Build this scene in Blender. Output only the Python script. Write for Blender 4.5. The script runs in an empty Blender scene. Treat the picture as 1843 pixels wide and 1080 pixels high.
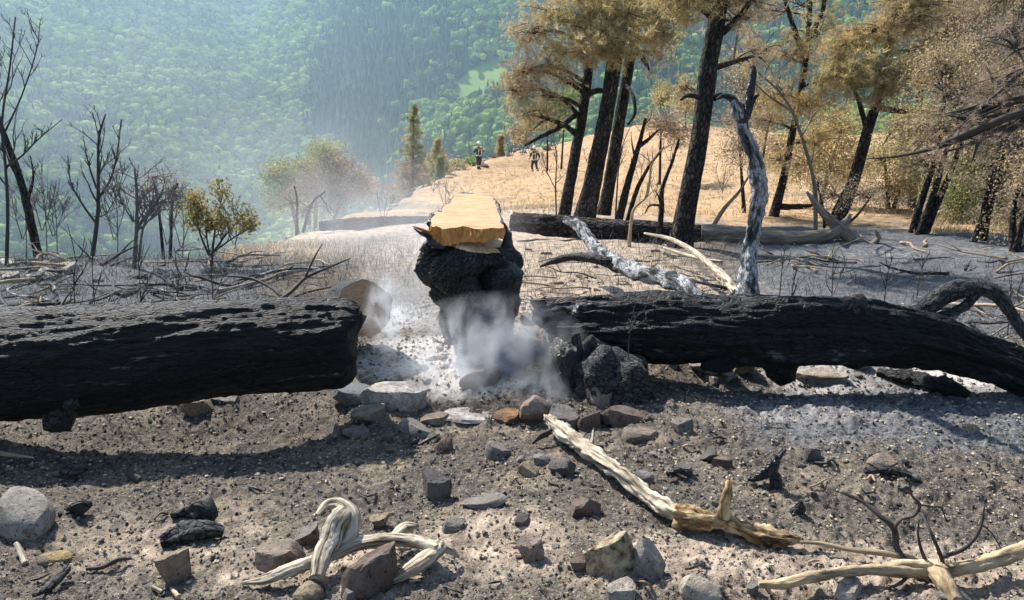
import bpy, math, random
import numpy as np
from mathutils import Vector

# ------------------------------------------------------------------ scene, camera, light
sc = bpy.context.scene
COL = sc.collection
F, CX, CY, PITCH, CAMZ = 1382.0, 921.5, 540.0, math.radians(12.0), 1.65
cam_d = bpy.data.cameras.new('camera'); cam = bpy.data.objects.new('camera', cam_d); COL.objects.link(cam)
cam.location = (0, 0, CAMZ); cam.rotation_euler = (math.radians(90) - PITCH, 0, 0)
cam_d.sensor_width = 36; cam_d.lens = 27.0; cam_d.clip_start = 0.05; cam_d.clip_end = 20000
sc.camera = cam
SUN_AZ, SUN_EL = math.radians(-38), math.radians(48)       # azimuth measured from +Y towards +X
world = bpy.data.worlds.new('World'); sc.world = world; world.use_nodes = True
wn = world.node_tree.nodes; wl = world.node_tree.links
sky = wn.new('ShaderNodeTexSky'); sky.sky_type = 'NISHITA'; sky.sun_disc = False
sky.sun_elevation = SUN_EL; sky.sun_rotation = SUN_AZ
wl.new(sky.outputs[0], wn['Background'].inputs[0]); wn['Background'].inputs[1].default_value = 0.085
sun_d = bpy.data.lights.new('sun', 'SUN'); sun_d.energy = 5.0; sun_d.angle = math.radians(0.53); sun_d.color = (1, 0.95, 0.88)
sun = bpy.data.objects.new('sun', sun_d); COL.objects.link(sun)
SDIR = Vector((math.sin(SUN_AZ) * math.cos(SUN_EL), math.cos(SUN_AZ) * math.cos(SUN_EL), math.sin(SUN_EL)))
sun.rotation_euler = (-SDIR).to_track_quat('-Z', 'Y').to_euler()
sun.location = (-20, 30, 60)
vs = sc.view_settings; vs.view_transform = 'Standard'; vs.look = 'None'; vs.gamma = 1; vs.exposure = 1.22
sc.render.engine = 'CYCLES'
cy = sc.cycles
cy.use_denoising = True; cy.max_bounces = 6; cy.diffuse_bounces = 3; cy.glossy_bounces = 2; cy.transmission_bounces = 2
cy.volume_bounces = 1; cy.transparent_max_bounces = 8; cy.caustics_reflective = False; cy.caustics_refractive = False

# ------------------------------------------------------------------ helpers: noise, projection, meshes
rng = np.random.default_rng(7)
random.seed(7)
def _h(ix, iy, iz, seed):
    h = (ix.astype(np.uint32) * np.uint32(374761393) + iy.astype(np.uint32) * np.uint32(668265263)
         + iz.astype(np.uint32) * np.uint32(2147483647) + np.uint32((seed * 974711 + 12345) & 0xffffffff))
    h = (h ^ (h >> np.uint32(13))) * np.uint32(1274126177)
    h = (h ^ (h >> np.uint32(16))) * np.uint32(2246822519)
    return ((h ^ (h >> np.uint32(15))) & np.uint32(0xffffff)).astype(np.float32) / np.float32(0xffffff)
def vnoise(p, seed=0):
    p = np.asarray(p, np.float32); i = np.floor(p).astype(np.int64); f = p - i; f = f * f * (3 - 2 * f)
    x, y, z = i[..., 0], i[..., 1], i[..., 2]; fx, fy, fz = f[..., 0], f[..., 1], f[..., 2]
    def L(a, b, t): return a + (b - a) * t
    with np.errstate(over='ignore'):
        c = [_h(x + a, y + b, z + d, seed) for d in (0, 1) for b in (0, 1) for a in (0, 1)]
    return L(L(L(c[0], c[1], fx), L(c[2], c[3], fx), fy), L(L(c[4], c[5], fx), L(c[6], c[7], fx), fy), fz) * 2 - 1
def fbm(p, octv=4, seed=0, gain=.5):
    p = np.asarray(p, np.float32); a, s, t = 1.0, 0.0, 0.0
    for k in range(octv):
        s = s + a * vnoise(p * (2.03 ** k) + 17.3 * k, seed + k); t += a; a *= gain
    return s / t
def xyz(x, y, z=0.0):
    x = np.asarray(x, float); return np.stack([x, np.broadcast_to(y, x.shape), np.broadcast_to(z, x.shape)], -1)

CP, SP = math.cos(PITCH), math.sin(PITCH)
def ray(px, py):
    a, b = (px - CX) / F, -(py - CY) / F
    return np.array([a, CP + b * SP, -SP + b * CP])
def W(px, py, Y):                     # the point of the place at depth Y that stands at a pixel of the photograph
    d = ray(px, py); return np.array([0, 0, CAMZ]) + d * (Y / d[1])
def pix(x, y):                        # column of a ground point (about)
    return CX + F * x / np.maximum(np.asarray(y) * CP + 0.33, 0.3)

# ---- terrain height
_cp = [(-5, -4, .05), (0, -4, .05), (5, -4, .05), (-4, 1.5, .02), (0, 1.5, 0), (4, 1.5, 0), (-2.5, 3.3, 0), (0, 3.3, 0), (2.5, 3.3, .02),
       (-3, 4.4, -.14), (-1.4, 4.4, -.1), (0, 4.4, 0), (2.5, 4.5, 0), (5, 4.5, 0), (-5, 6, -.05), (-2, 6, .02), (0, 6, .06), (2, 6, .02), (5, 6, .0), (10, 6, .1), (-10, 6, -.3)]
for a in [(-250, 440, 11), (0, 440, 11), (200, 440, 12), (400, 442, 13), (500, 418, 16), (600, 395, 21), (700, 370, 28), (760, 338, 38), (820, 304, 51), (960, 312, 53),
          (960, 350, 30), (860, 415, 15), (1000, 390, 17), (1100, 387, 17), (1240, 440, 11.5), (1400, 390, 17), (1560, 398, 16), (1660, 428, 13), (1830, 462, 10.8),
          (2150, 470, 10), (1180, 222, 64), (1140, 300, 36), (1000, 268, 64), (900, 280, 60), (1400, 242, 64), (1843, 240, 60), (1700, 335, 26), (2200, 335, 26), (1300, 320, 30), (2300, 230, 60)]:
    _cp.append(tuple(W(*a)))
_cp = np.array(_cp, float)
def _uv(x, y): 
    yy = np.maximum(np.asarray(y, float) + 6, .5); x = np.asarray(x, float)
    return np.stack([np.arctan2(x, yy) * 3, np.log(np.hypot(x, yy)) * 3], -1)
def _tps(r2): return np.where(r2 > 1e-9, .5 * r2 * np.log(r2 + 1e-12), 0)
_uc = _uv(_cp[:, 0], _cp[:, 1]); _n = len(_cp)
_K = _tps(((_uc[:, None] - _uc[None]) ** 2).sum(-1)) + np.eye(_n) * .02
_P = np.c_[np.ones(_n), _uc]
_sol = np.linalg.solve(np.block([[_K, _P], [_P.T, np.zeros((3, 3))]]), np.r_[_cp[:, 2], 0, 0, 0])
EDGE_PX = [-4000, -300, 0, 200, 400, 500, 600, 700, 760, 820, 900, 1000, 1200, 1843, 6000]
EDGE_Y = [11, 11.5, 12.3, 13, 14.5, 18, 23, 30, 40, 54, 64, 68, 70, 66, 60]
def edge_y(x, y): return np.interp(pix(x, y), EDGE_PX, EDGE_Y)
def gauss(x, y, cx, cy_, sx, sy): return np.exp(-((x - cx) / sx) ** 2 - ((y - cy_) / sy) ** 2)
STUMP = W(858, 640, 5.6)
def H(x, y):
    x = np.asarray(x, float); y = np.asarray(y, float); sh = x.shape; x = x.ravel(); y = y.ravel()
    z = np.zeros_like(x)
    for s in range(0, len(x), 60000):
        xx, yy = x[s:s + 60000], np.minimum(y[s:s + 60000], 75)
        u = _uv(xx, yy); z[s:s + 60000] = _tps(((u[:, None] - _uc[None]) ** 2).sum(-1)) @ _sol[:_n] + _sol[_n] + u @ _sol[_n + 1:]
    z += .13 * gauss(x, y, STUMP[0], 5.6, .75, .6) + .06 * gauss(x, y, STUMP[0] - .25, 4.9, .6, .35) + .10 * gauss(x, y, .55, 4.75, .35, .3)
    z += -.10 * gauss(x, y, -1.9, 4.35, .9, .35) + .1 * gauss(x, y, -.85, 4.4, .22, .3)
    z += -.10 * gauss(x, y, 1.9, 5.0, .9, .25)
    p = xyz(x, y)
    far = np.clip((y - 8) / 30, 0, 1)
    z += (.07 + .35 * far) * fbm(p * .45, 3, 3) * np.clip((np.hypot(x, y) - .5) / 2, 0, 1) 
    z += .05 * fbm(p * 1.9, 3, 5) + .020 * fbm(p * 7.0, 3, 9)
    near = np.clip((9 - y) / 4, 0, 1)
    lump = np.clip(fbm(p * 20, 3, 21) + .05, 0, 1) * np.clip(fbm(p * 1.3, 2, 23) * 1.5 + .75, .25, 1.3)
    z += near * (.034 * lump + .007 * vnoise(p * 60, 31))
    e = y - np.interp(pix(x, y), EDGE_PX, EDGE_Y); w = 1.2
    z -= .72 * w * np.logaddexp(0, np.clip(e / w, -30, 400))
    return z.reshape(sh)
_ys = np.exp(np.linspace(math.log(1.2), math.log(75), 700))
def G(px, py, lift=0.0):              # where the line through a pixel meets the ground
    d = ray(px, py); t = _ys / d[1]; x, z = d[0] * t, CAMZ + d[2] * t
    h = H(x, _ys) + lift; k = np.nonzero(z < h)[0]
    i = k[0] if len(k) else len(_ys) - 1
    return np.array([x[i], _ys[i], h[i]])
def hz(x, y): return float(H(np.array([x]), np.array([y]))[0])

class TV(np.ndarray): gr = None
class MB:                             # collects shapes that become ONE mesh
    def __init__(s): s.V = []; s.Q = []; s.T = []; s.C = []; s.R = []; s.n = 0
    def add(s, V, Q=None, T=None, col=None, gr=None):
        gr = getattr(V, 'gr', None) if gr is None else gr
        V = np.asarray(V, float).reshape(-1, 3)
        if Q is not None and len(Q): s.Q.append(np.asarray(Q, np.int64) + s.n)
        if T is not None and len(T): s.T.append(np.asarray(T, np.int64) + s.n)
        s.V.append(V); s.R.append(V if gr is None else gr)
        c = np.ones((len(V), 4)); 
        if col is not None: col = np.asarray(col, float); c[:, :col.shape[-1]] = col
        s.C.append(c); s.n += len(V); return s
    def mesh(s, name, mat, smooth=True, origin=(0, 0, 0), sharp=None, color=True):
        V = (np.concatenate(s.V) - np.asarray(origin)).astype(np.float32)
        Q = np.concatenate(s.Q) if s.Q else np.zeros((0, 4), np.int64); T = np.concatenate(s.T) if s.T else np.zeros((0, 3), np.int64)
        me = bpy.data.meshes.new(name)
        me.vertices.add(len(V)); me.vertices.foreach_set('co', V.ravel())
        L = np.concatenate([Q.ravel(), T.ravel()]).astype(np.int32)
        me.loops.add(len(L)); me.loops.foreach_set('vertex_index', L)
        tot = np.r_[np.full(len(Q), 4), np.full(len(T), 3)].astype(np.int32)
        st = np.r_[0, np.cumsum(tot)[:-1]].astype(np.int32)
        me.polygons.add(len(tot)); me.polygons.foreach_set('loop_start', st); me.polygons.foreach_set('loop_total', tot)
        me.polygons.foreach_set('use_smooth', np.full(len(tot), smooth, bool))
        me.update(calc_edges=True)
        if color:
            me.attributes.new('col', 'FLOAT_COLOR', 'POINT').data.foreach_set('color', np.concatenate(s.C).astype(np.float32).ravel())
        me.attributes.new('gr', 'FLOAT_VECTOR', 'POINT').data.foreach_set('vector', np.concatenate(s.R).astype(np.float32).ravel())
        if sharp is not None: me.set_sharp_from_angle(angle=math.radians(sharp))
        if mat is not None: me.materials.append(mat)
        return me
    def build(s, name, mat, parent=None, smooth=True, sharp=None, origin=None):
        if parent is not None: o0 = np.array(parent['_o'])
        else: o0 = np.array(origin if origin is not None else (0, 0, 0))
        o = bpy.data.objects.new(name, s.mesh(name, mat, smooth, o0, sharp)); COL.objects.link(o)
        if parent is not None:
            o.parent = parent; o['_o'] = parent['_o']
        else: o.location = o0; o['_o'] = [float(a) for a in o0]
        return o
def tag(o, label=None, cat=None, group=None, kind=None):
    for k, v in (('label', label), ('category', cat), ('group', group), ('kind', kind)):
        if v: o[k] = v
    return o
def thing(name, label, cat, loc, group=None):
    o = bpy.data.objects.new(name, None); COL.objects.link(o); o.location = [float(a) for a in loc]; o['_o'] = [float(a) for a in loc]
    o.empty_display_size = .1
    return tag(o, label, cat, group)

def spline(P, n):
    P = np.asarray(P, float); k = len(P)
    if k == 2: t = np.linspace(0, 1, n)[:, None]; return P[0] * (1 - t) + P[1] * t
    A = np.vstack([2 * P[0] - P[1], P, 2 * P[-1] - P[-2]])
    t = np.linspace(0, k - 1 - 1e-6, n); i = t.astype(int); f = (t - i)[:, None]
    p0, p1, p2, p3 = A[i], A[i + 1], A[i + 2], A[i + 3]
    return .5 * ((2 * p1) + (p2 - p0) * f + (2 * p0 - 5 * p1 + 4 * p2 - p3) * f ** 2 + (3 * p1 - p0 - 3 * p2 + p3) * f ** 3)
def tube(P, R, sides=8, rings=None, disp=None, flat=1.0, twist=0.0, shear=None):
    P = np.asarray(P, float); rings = rings or max(4, len(P) * 4)
    R = np.interp(np.linspace(0, 1, rings), np.linspace(0, 1, len(R)), R) if np.ndim(R) else np.full(rings, R)
    C = spline(P, rings); Tn = np.gradient(C, axis=0); Tn /= np.linalg.norm(Tn, axis=1)[:, None] + 1e-9
    n = np.cross(Tn[0], [0, 0, 1.]);
    if np.linalg.norm(n) < .2: n = np.cross(Tn[0], [0, 1., 0])
    N = np.zeros_like(C); n /= np.linalg.norm(n)
    for i in range(rings):
        n = n - Tn[i] * n.dot(Tn[i]); n /= np.linalg.norm(n) + 1e-9; N[i] = n
    B = np.cross(Tn, N)
    th = np.linspace(0, 2 * math.pi, sides, endpoint=False)[None] + np.linspace(0, twist, rings)[:, None]
    r = np.repeat(R[:, None], sides, 1)
    s = np.r_[0, np.cumsum(np.linalg.norm(np.diff(C, axis=0), axis=1))][:, None] + 0 * th
    if disp is not None: r = r + disp(s, th, r)
    V = C[:, None] + (np.cos(th) * r)[..., None] * N[:, None] + (np.sin(th) * r * flat)[..., None] * B[:, None]
    if shear is not None: V = shear(V, s, th, Tn)
    V = V.reshape(-1, 3); i = np.arange(rings - 1)[:, None] * sides; j = np.arange(sides)[None]; j2 = (j + 1) % sides
    Q = np.stack([i + j, i + j2, i + sides + j2, i + sides + j], -1).reshape(-1, 4)
    c0, c1 = len(V), len(V) + 1
    V = np.vstack([V, V[:sides].mean(0), V[-sides:].mean(0)]).view(TV); off = P[0].sum() * 7.3
    q_ = np.stack([s + off, np.cos(th) * R.mean() + off * .3, np.sin(th) * R.mean()], -1).reshape(-1, 3); V.gr = np.vstack([q_, q_[:sides].mean(0), q_[-sides:].mean(0)])
    jj = np.arange(sides); l = (rings - 1) * sides
    T = np.vstack([np.c_[(jj + 1) % sides, jj, np.full(sides, c0)], np.c_[l + jj, l + (jj + 1) % sides, np.full(sides, c1)]])
    return V, Q, T
def ico(sub):
    import bmesh
    b = bmesh.new(); bmesh.ops.create_icosphere(b, subdivisions=sub, radius=1)
    V = np.array([v.co[:] for v in b.verts]); T = np.array([[v.index for v in f.verts] for f in b.faces]); b.free(); return V, T
ICO = {k: ico(k) for k in (1, 2, 3, 4)}
def rockshape(seed, sub=3, planes=9, rough=.06, rnd=.35):
    planes += 5
    r = np.random.default_rng(seed); V, T = ICO[sub]; V = V.copy()
    for k in range(planes):
        n = r.normal(size=3); n /= np.linalg.norm(n); d = r.uniform(.36, .66) + .25 * rnd
        q = V @ n; V = V - np.clip(q - d, 0, None)[:, None] * n * (1 - rnd * .25)
    if rnd < .6:      # split stones: flat bedding faces above and below
        for sg in (1, -1):
            n = np.array([r.normal() * .16, r.normal() * .16, sg]); n /= np.linalg.norm(n); q = V @ n; V = V - np.clip(q - r.uniform(.26, .42), 0, None)[:, None] * n
    V += V * (fbm(V * 2.2 + seed, 3, seed) * rough * 2.2)[:, None] + V * (vnoise(V * 8 + seed, seed) * rough * .6)[:, None]
    V -= (V.max(0) + V.min(0)) / 2; V /= (V.max(0) - V.min(0)); return V, T      # unit box

# ------------------------------------------------------------------ materials
def mk(name):
    m = bpy.data.materials.new(name); m.use_nodes = True; nt = m.node_tree; b = nt.nodes['Principled BSDF']; return m, nt, b
def N(nt, t, **kw):
    n = nt.nodes.new(t)
    for k, v in kw.items():
        if k in n.inputs.keys(): n.inputs[k].default_value = v
        else: setattr(n, k, v)
    return n
def ramp(nt, fac, stops):
    r = nt.nodes.new('ShaderNodeValToRGB'); e = r.color_ramp.elements
    while len(e) < len(stops): e.new(.5)
    for x, (p, c) in zip(e, stops): x.position = p; x.color = (*c, 1)
    nt.links.new(fac, r.inputs[0]); return r.outputs[0]
def mix(nt, fac, a, b, mode='MIX'):
    m = nt.nodes.new('ShaderNodeMix'); m.data_type = 'RGBA'; m.blend_type = mode
    for s, v in ((m.inputs[0], fac), (m.inputs[6], a), (m.inputs[7], b)):
        if hasattr(v, 'is_linked'): nt.links.new(v, s)
        else: s.default_value = v if not isinstance(v, tuple) else (*v, 1)
    return m.outputs[2]
def noise(nt, co, scale, detail=4, rough=.6, dist=0):
    n = N(nt, 'ShaderNodeTexNoise'); n.inputs['Scale'].default_value = scale; n.inputs['Detail'].default_value = detail
    n.inputs['Roughness'].default_value = rough; n.inputs['Distortion'].default_value = dist; nt.links.new(co, n.inputs['Vector']); return n.outputs['Fac']
def coords(nt, scale=(1, 1, 1)):
    t = N(nt, 'ShaderNodeAttribute'); t.attribute_name = 'gr'; m = N(nt, 'ShaderNodeMapping'); m.inputs['Scale'].default_value = scale
    nt.links.new(t.outputs['Vector'], m.inputs['Vector']); return m.outputs[0]
def bump(nt, b, h, strength=.5, dist=.02):
    n = N(nt, 'ShaderNodeBump'); n.inputs['Strength'].default_value = strength; n.inputs['Distance'].default_value = dist
    nt.links.new(h, n.inputs['Height']); nt.links.new(n.outputs[0], b.inputs['Normal'])
def surf(name, stops, scale=8, stretch=(1, 1, 1), rough=.85, bstr=.5, bdist=.01, bscale=None, detail=6, spec=.3, speck=None, tint=False, crack=None, dust=False):
    m, nt, b = mk(name); co = coords(nt, stretch)
    f = noise(nt, co, scale, detail, .65, .4); c = ramp(nt, f, stops)
    if speck:
        s = noise(nt, co, speck[0], 3, .7); k = ramp(nt, s, [(speck[1], (0, 0, 0)), (min(.99, speck[1] + speck[3]), (1, 1, 1))]); c = mix(nt, k, c, speck[2])
    if tint:
        a = N(nt, 'ShaderNodeAttribute'); a.attribute_name = 'col'; c = mix(nt, 1.0, c, a.outputs['Color'], 'MULTIPLY')
    if dust: c = mix(nt, ramp(nt, noise(nt, co, 14, 5, .7), [(.46, (0, 0, 0)), (.62, (.75, .75, .75))]), c, (.17, .148, .125))
    h = noise(nt, co, bscale or scale * 3, 5, .7)
    if crack:      # blocks of charcoal or bark plates parted by deep cracks
        wv = N(nt, 'ShaderNodeVectorMath', operation='MULTIPLY_ADD'); nz = N(nt, 'ShaderNodeTexNoise'); nz.inputs['Scale'].default_value = crack[0] * .8; nt.links.new(co, nz.inputs['Vector'])
        nt.links.new(nz.outputs['Color'], wv.inputs[0]); wv.inputs[1].default_value = (.9 / crack[0],) * 3; nt.links.new(co, wv.inputs[2])
        v = N(nt, 'ShaderNodeTexVoronoi'); v.feature = 'DISTANCE_TO_EDGE'; v.inputs['Scale'].default_value = crack[0]; nt.links.new(wv.outputs[0], v.inputs['Vector'])
        e = ramp(nt, v.outputs['Distance'], [(0, (0, 0, 0)), (crack[1], (1, 1, 1))]); c = mix(nt, e, crack[2], c)
        ad = N(nt, 'ShaderNodeMath', operation='MULTIPLY_ADD'); nt.links.new(e, ad.inputs[0]); ad.inputs[1].default_value = crack[3]; nt.links.new(h, ad.inputs[2]); h = ad.outputs[0]
    nt.links.new(c, b.inputs['Base Color']); b.inputs['Roughness'].default_value = rough; b.inputs['Specular IOR Level'].default_value = spec
    if bstr: bump(nt, b, h, bstr, bdist)
    return m
M = {}
BK = (.006, .006, .006)
M['char'] = surf('char', [(.3, (.010, .010, .011)), (.6, (.026, .025, .026)), (.8, (.075, .073, .075))], 16, (.5, 1, 1), .42, 1, .018, 60, spec=.6, crack=(55, .12, BK, .7))
M['char_log'] = surf('char_log', [(.3, (.004, .004, .005)), (.62, (.009, .009, .010)), (.85, (.034, .034, .038))], 26, (.25, 1, 1), .62, 1, .018, 80, spec=.28, crack=(52, .12, BK, .7), speck=(11, .62, (.15, .15, .165), .12))
M['char_ash'] = surf('char_ash', [(.38, (.02, .02, .021)), (.46, (.10, .10, .10)), (.52, (.36, .36, .365)), (.8, (.58, .575, .57))], 15, (.35, 1, 1), .9, 1, .01, 70, spec=.1, crack=(60, .08, (.09, .09, .09), .6))
M['char_grey'] = surf('char_grey', [(.35, (.018, .018, .019)), (.6, (.06, .058, .058)), (.8, (.22, .215, .21))], 34, (.5, 1, 1), .75, 1, .012, 90, spec=.3, crack=(36, .10, BK, 1.2))
M['cut_wood'] = surf('cut_wood', [(.3, (.46, .21, .09)), (.5, (.64, .34, .175)), (.75, (.74, .45, .26))], 11, (.6, 7, 2), .7, .4, .004, 40, spec=.2, speck=(7, .60, (.20, .085, .03), .12))
M['split_wood'] = surf('split_wood', [(.3, (.36, .12, .03)), (.5, (.64, .27, .07)), (.75, (.8, .48, .19))], 14, (5, 2, .5), .65, .9, .02, 30, spec=.25)
M['sapwood'] = surf('sapwood', [(.3, (.55, .34, .19)), (.6, (.76, .56, .36))], 30, (1, 1, 1), .7, .3, .004, 30)
M['sawn_tan'] = surf('sawn_tan', [(.3, (.17, .10, .06)), (.5, (.40, .25, .15)), (.75, (.52, .36, .23))], 120, (1, 1, 1), .85, .3, .004, 60)
M['pale_wood'] = surf('pale_wood', [(.36, (.04, .03, .022)), (.44, (.25, .2, .14)), (.56, (.48, .415, .32)), (.85, (.68, .62, .52))], 75, (.07, 1, 1), .8, 1, .010, 90, spec=.2)
M['rot_wood'] = surf('rot_wood', [(.36, (.035, .022, .014)), (.47, (.24, .15, .07)), (.57, (.52, .39, .21)), (.85, (.68, .57, .37))], 40, (.22, 1, 1), .85, 1, .016, 70, spec=.15)
M['grey_wood'] = surf('grey_wood', [(.3, (.05, .042, .035)), (.5, (.19, .155, .12)), (.75, (.4, .34, .27))], 40, (.1, 1, 1), .85, 1, .01, 60, spec=.2)
M['tan_branch'] = surf('tan_branch', [(.3, (.12, .08, .045)), (.5, (.38, .28, .17)), (.75, (.58, .46, .3))], 45, (.25, 1, 1), .85, .9, .008, 90, spec=.2)
M['burnt_bark'] = surf('burnt_bark', [(.3, (.022, .02, .019)), (.52, (.07, .058, .052)), (.78, (.22, .17, .135))], 9, (.4, 1, 1), .85, 1, .05, 30, spec=.2, crack=(22, .2, BK, .8))
M['pine_bark'] = surf('pine_bark', [(.3, (.03, .02, .014)), (.52, (.13, .075, .042)), (.78, (.34, .2, .11))], 9, (.4, 1, 1), .9, 1, .05, 30, spec=.15, crack=(22, .2, (.02, .014, .01), .8))
M['twig'] = surf('twig', [(.3, (.02, .017, .015)), (.6, (.07, .055, .045)), (.85, (.17, .14, .115))], 60, (.3, 1, 1), .8, .3, .004, spec=.3)
M['twig_grey'] = surf('twig_grey', [(.3, (.06, .058, .056)), (.6, (.17, .16, .15)), (.85, (.32, .31, .29))], 60, (.3, 1, 1), .8, .3, .004, spec=.2)
M['twig_pale'] = surf('twig_pale', [(.3, (.12, .09, .055)), (.6, (.36, .28, .19)), (.85, (.52, .44, .33))], 60, (.2, 1, 1), .85, .3, .004, spec=.2)
M['twig_black'] = surf('twig_black', [(.3, (.010, .010, .010)), (.7, (.04, .037, .036))], 60, (.3, 1, 1), .6, .3, .004, spec=.5)
M['stones'] = surf('stones', [(.30, (.34, .32, .30)), (.45, (.72, .70, .68)), (.6, (.95, .93, .9)), (.8, (1.15, 1.1, 1.02))], 26, (1, 1, 1), .92, 1, .012, 110, spec=.15, detail=9, speck=(60, .58, (.06, .052, .045), .08), tint=True, dust=True)
M['lichen_stone'] = surf('lichen_stone', [(.35, (.08, .06, .04)), (.48, (.32, .25, .16)), (.6, (.5, .42, .3)), (.8, (.58, .52, .43))], 26, (1, 1, 1), .92, 1, .02, 70, spec=.12)
def attr_mat(name, rough=.8, trans=.0, spec=.2):
    m, nt, b = mk(name); a = N(nt, 'ShaderNodeAttribute'); a.attribute_name = 'col'
    nt.links.new(a.outputs['Color'], b.inputs['Base Color']); b.inputs['Roughness'].default_value = rough; b.inputs['Specular IOR Level'].default_value = spec
    if trans:
        t = N(nt, 'ShaderNodeBsdfTranslucent'); nt.links.new(a.outputs['Color'], t.inputs[0]); x = N(nt, 'ShaderNodeMixShader'); x.inputs[0].default_value = trans
        nt.links.new(b.outputs[0], x.inputs[1]); nt.links.new(t.outputs[0], x.inputs[2]); nt.links.new(x.outputs[0], nt.nodes['Material Output'].inputs[0])
    return m
M['needles'] = attr_mat('needles', .75, .5)
M['leaves'] = attr_mat('leaves', .7, .4)
M['straw'] = attr_mat('straw', .8, .25)
M['crumb'] = attr_mat('crumb', .95, 0, .1)

# ground: burnt soil, ash, straw
def ground_mat():
    m, nt, b = mk('burnt_ground'); co = coords(nt); a = N(nt, 'ShaderNodeAttribute'); a.attribute_name = 'col'
    sep = N(nt, 'ShaderNodeSeparateColor'); nt.links.new(a.outputs['Color'], sep.inputs[0])
    n1 = noise(nt, co, 30, 6, .75); n2 = noise(nt, co, 2.2, 5, .6); n3 = noise(nt, co, 95, 3, .7); n4 = noise(nt, co, 8, 5, .7)
    soil = ramp(nt, n1, [(.32, (.022, .019, .017)), (.46, (.070, .060, .051)), (.58, (.132, .112, .094)), (.75, (.25, .21, .168))])
    tan = ramp(nt, n1, [(.30, (.062, .050, .038)), (.5, (.185, .150, .112)), (.75, (.36, .295, .215))])
    soil = mix(nt, ramp(nt, n2, [(.50, (0, 0, 0)), (.62, (.9, .9, .9))]), soil, tan)
    soil = mix(nt, ramp(nt, n4, [(.54, (0, 0, 0)), (.66, (.75, .75, .75))]), soil, (.045, .043, .044))
    soil = mix(nt, ramp(nt, n3, [(.60, (0, 0, 0)), (.68, (.8, .8, .8))]), soil, (.4, .33, .2))
    soil = mix(nt, ramp(nt, n3, [(.30, (.9, .9, .9)), (.38, (0, 0, 0))]), soil, (.02, .02, .021))
    ash = ramp(nt, n1, [(.3, (.2, .185, .17)), (.5, (.42, .39, .36)), (.7, (.6, .56, .52))])
    pink = ramp(nt, n4, [(.3, (.14, .11, .085)), (.5, (.33, .26, .2)), (.7, (.5, .41, .31))])
    strawc = ramp(nt, noise(nt, co, 3.5, 8, .75), [(.32, (.13, .085, .055)), (.48, (.36, .235, .13)), (.68, (.50, .355, .21))])
    def pw(ch, lo, hi):   # ragged edges to every patch
        ad = N(nt, 'ShaderNodeMath', operation='MULTIPLY_ADD'); nt.links.new(n4, ad.inputs[0]); ad.inputs[1].default_value = .7; nt.links.new(sep.outputs[ch], ad.inputs[2])
        return ramp(nt, ad.outputs[0], [(lo, (0, 0, 0)), (hi, (1, 1, 1))])
    gash = ramp(nt, n1, [(.3, (.035, .036, .039)), (.48, (.09, .092, .097)), (.62, (.17, .172, .18)), (.78, (.30, .30, .305))])
    ag = N(nt, 'ShaderNodeMath', operation='MULTIPLY_ADD'); nt.links.new(n4, ag.inputs[0]); ag.inputs[1].default_value = .7; nt.links.new(a.outputs['Alpha'], ag.inputs[2])
    soil = mix(nt, ramp(nt, ag.outputs[0], [(.55, (0, 0, 0)), (.8, (1, 1, 1))]), soil, gash)
    c = mix(nt, pw(2, .55, .8), soil, pink); c = mix(nt, pw(0, .6, .8), c, strawc); c = mix(nt, pw(1, .6, .95), c, ash)
    nt.links.new(c, b.inputs['Base Color']); b.inputs['Roughness'].default_value = .95; b.inputs['Specular IOR Level'].default_value = .1
    ad = N(nt, 'ShaderNodeMath', operation='ADD'); nt.links.new(n1, ad.inputs[0]); nt.links.new(n3, ad.inputs[1]); bump(nt, b, ad.outputs[0], .8, .012)
    return m
M['ground'] = ground_mat()

# ------------------------------------------------------------------ the ground
ry = np.r_[np.linspace(-5, 1.6, 16), np.exp(np.linspace(math.log(1.75), math.log(76), 570)), np.exp(np.linspace(math.log(78), math.log(520), 34))]
ca = np.r_[-7, -5, -4, -3, -2.3, -1.8, -1.4, -1.1, -.92, np.linspace(-.82, .82, 820), .92, 1.1, 1.4, 1.8, 2.3, 3, 4, 5, 7]
gx = ca[None] * (np.maximum(ry, 1.5)[:, None] + .6); gy = ry[:, None] + 0 * gx
gz = H(gx, gy)
nr, nc = gx.shape
GI = np.arange(nr * nc).reshape(nr, nc)
Qg = np.stack([GI[:-1, :-1], GI[:-1, 1:], GI[1:, 1:], GI[1:, :-1]], -1).reshape(-1, 4)
def blobmask(spots):
    m = np.zeros(gx.shape)
    for px, py, Y, sx, sy, a in spots:
        p = W(px, py, Y); m = np.maximum(m, a * gauss(gx, gy, p[0], p[1], sx, sy))
    return m
gp = pix(gx, gy)
mr = np.clip((gy - 19) / 12, 0, 1) * np.clip((gp - 640) / 250, 0, 1) * 1.0
mr = mr * np.clip(.95 + .9 * fbm(np.stack([gx * .16, gy * .10, 0 * gx], -1), 3, 55), .2, 1)
mr = np.maximum(mr, blobmask([(500, 450, 12, 1.2, .7, .6), (640, 380, 24, 3, 4, .7), (1350, 380, 20, 5, 5, .7), (1750, 420, 14.5, 2.5, 1.2, .5)]))
mg = blobmask([(760, 640, 5.4, .55, .45, .95), (850, 690, 4.9, .5, .3, .8), (700, 560, 6.6, .5, .7, .55), (1800, 660, 5.3, .9, .5, .9), (1480, 660, 5.2, .6, .3, .6), (1700, 450, 11, 4, 1.3, .28), (80, 460, 10, 2, 1, .2), (1450, 700, 4.4, 1.2, .3, .35)])
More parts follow.
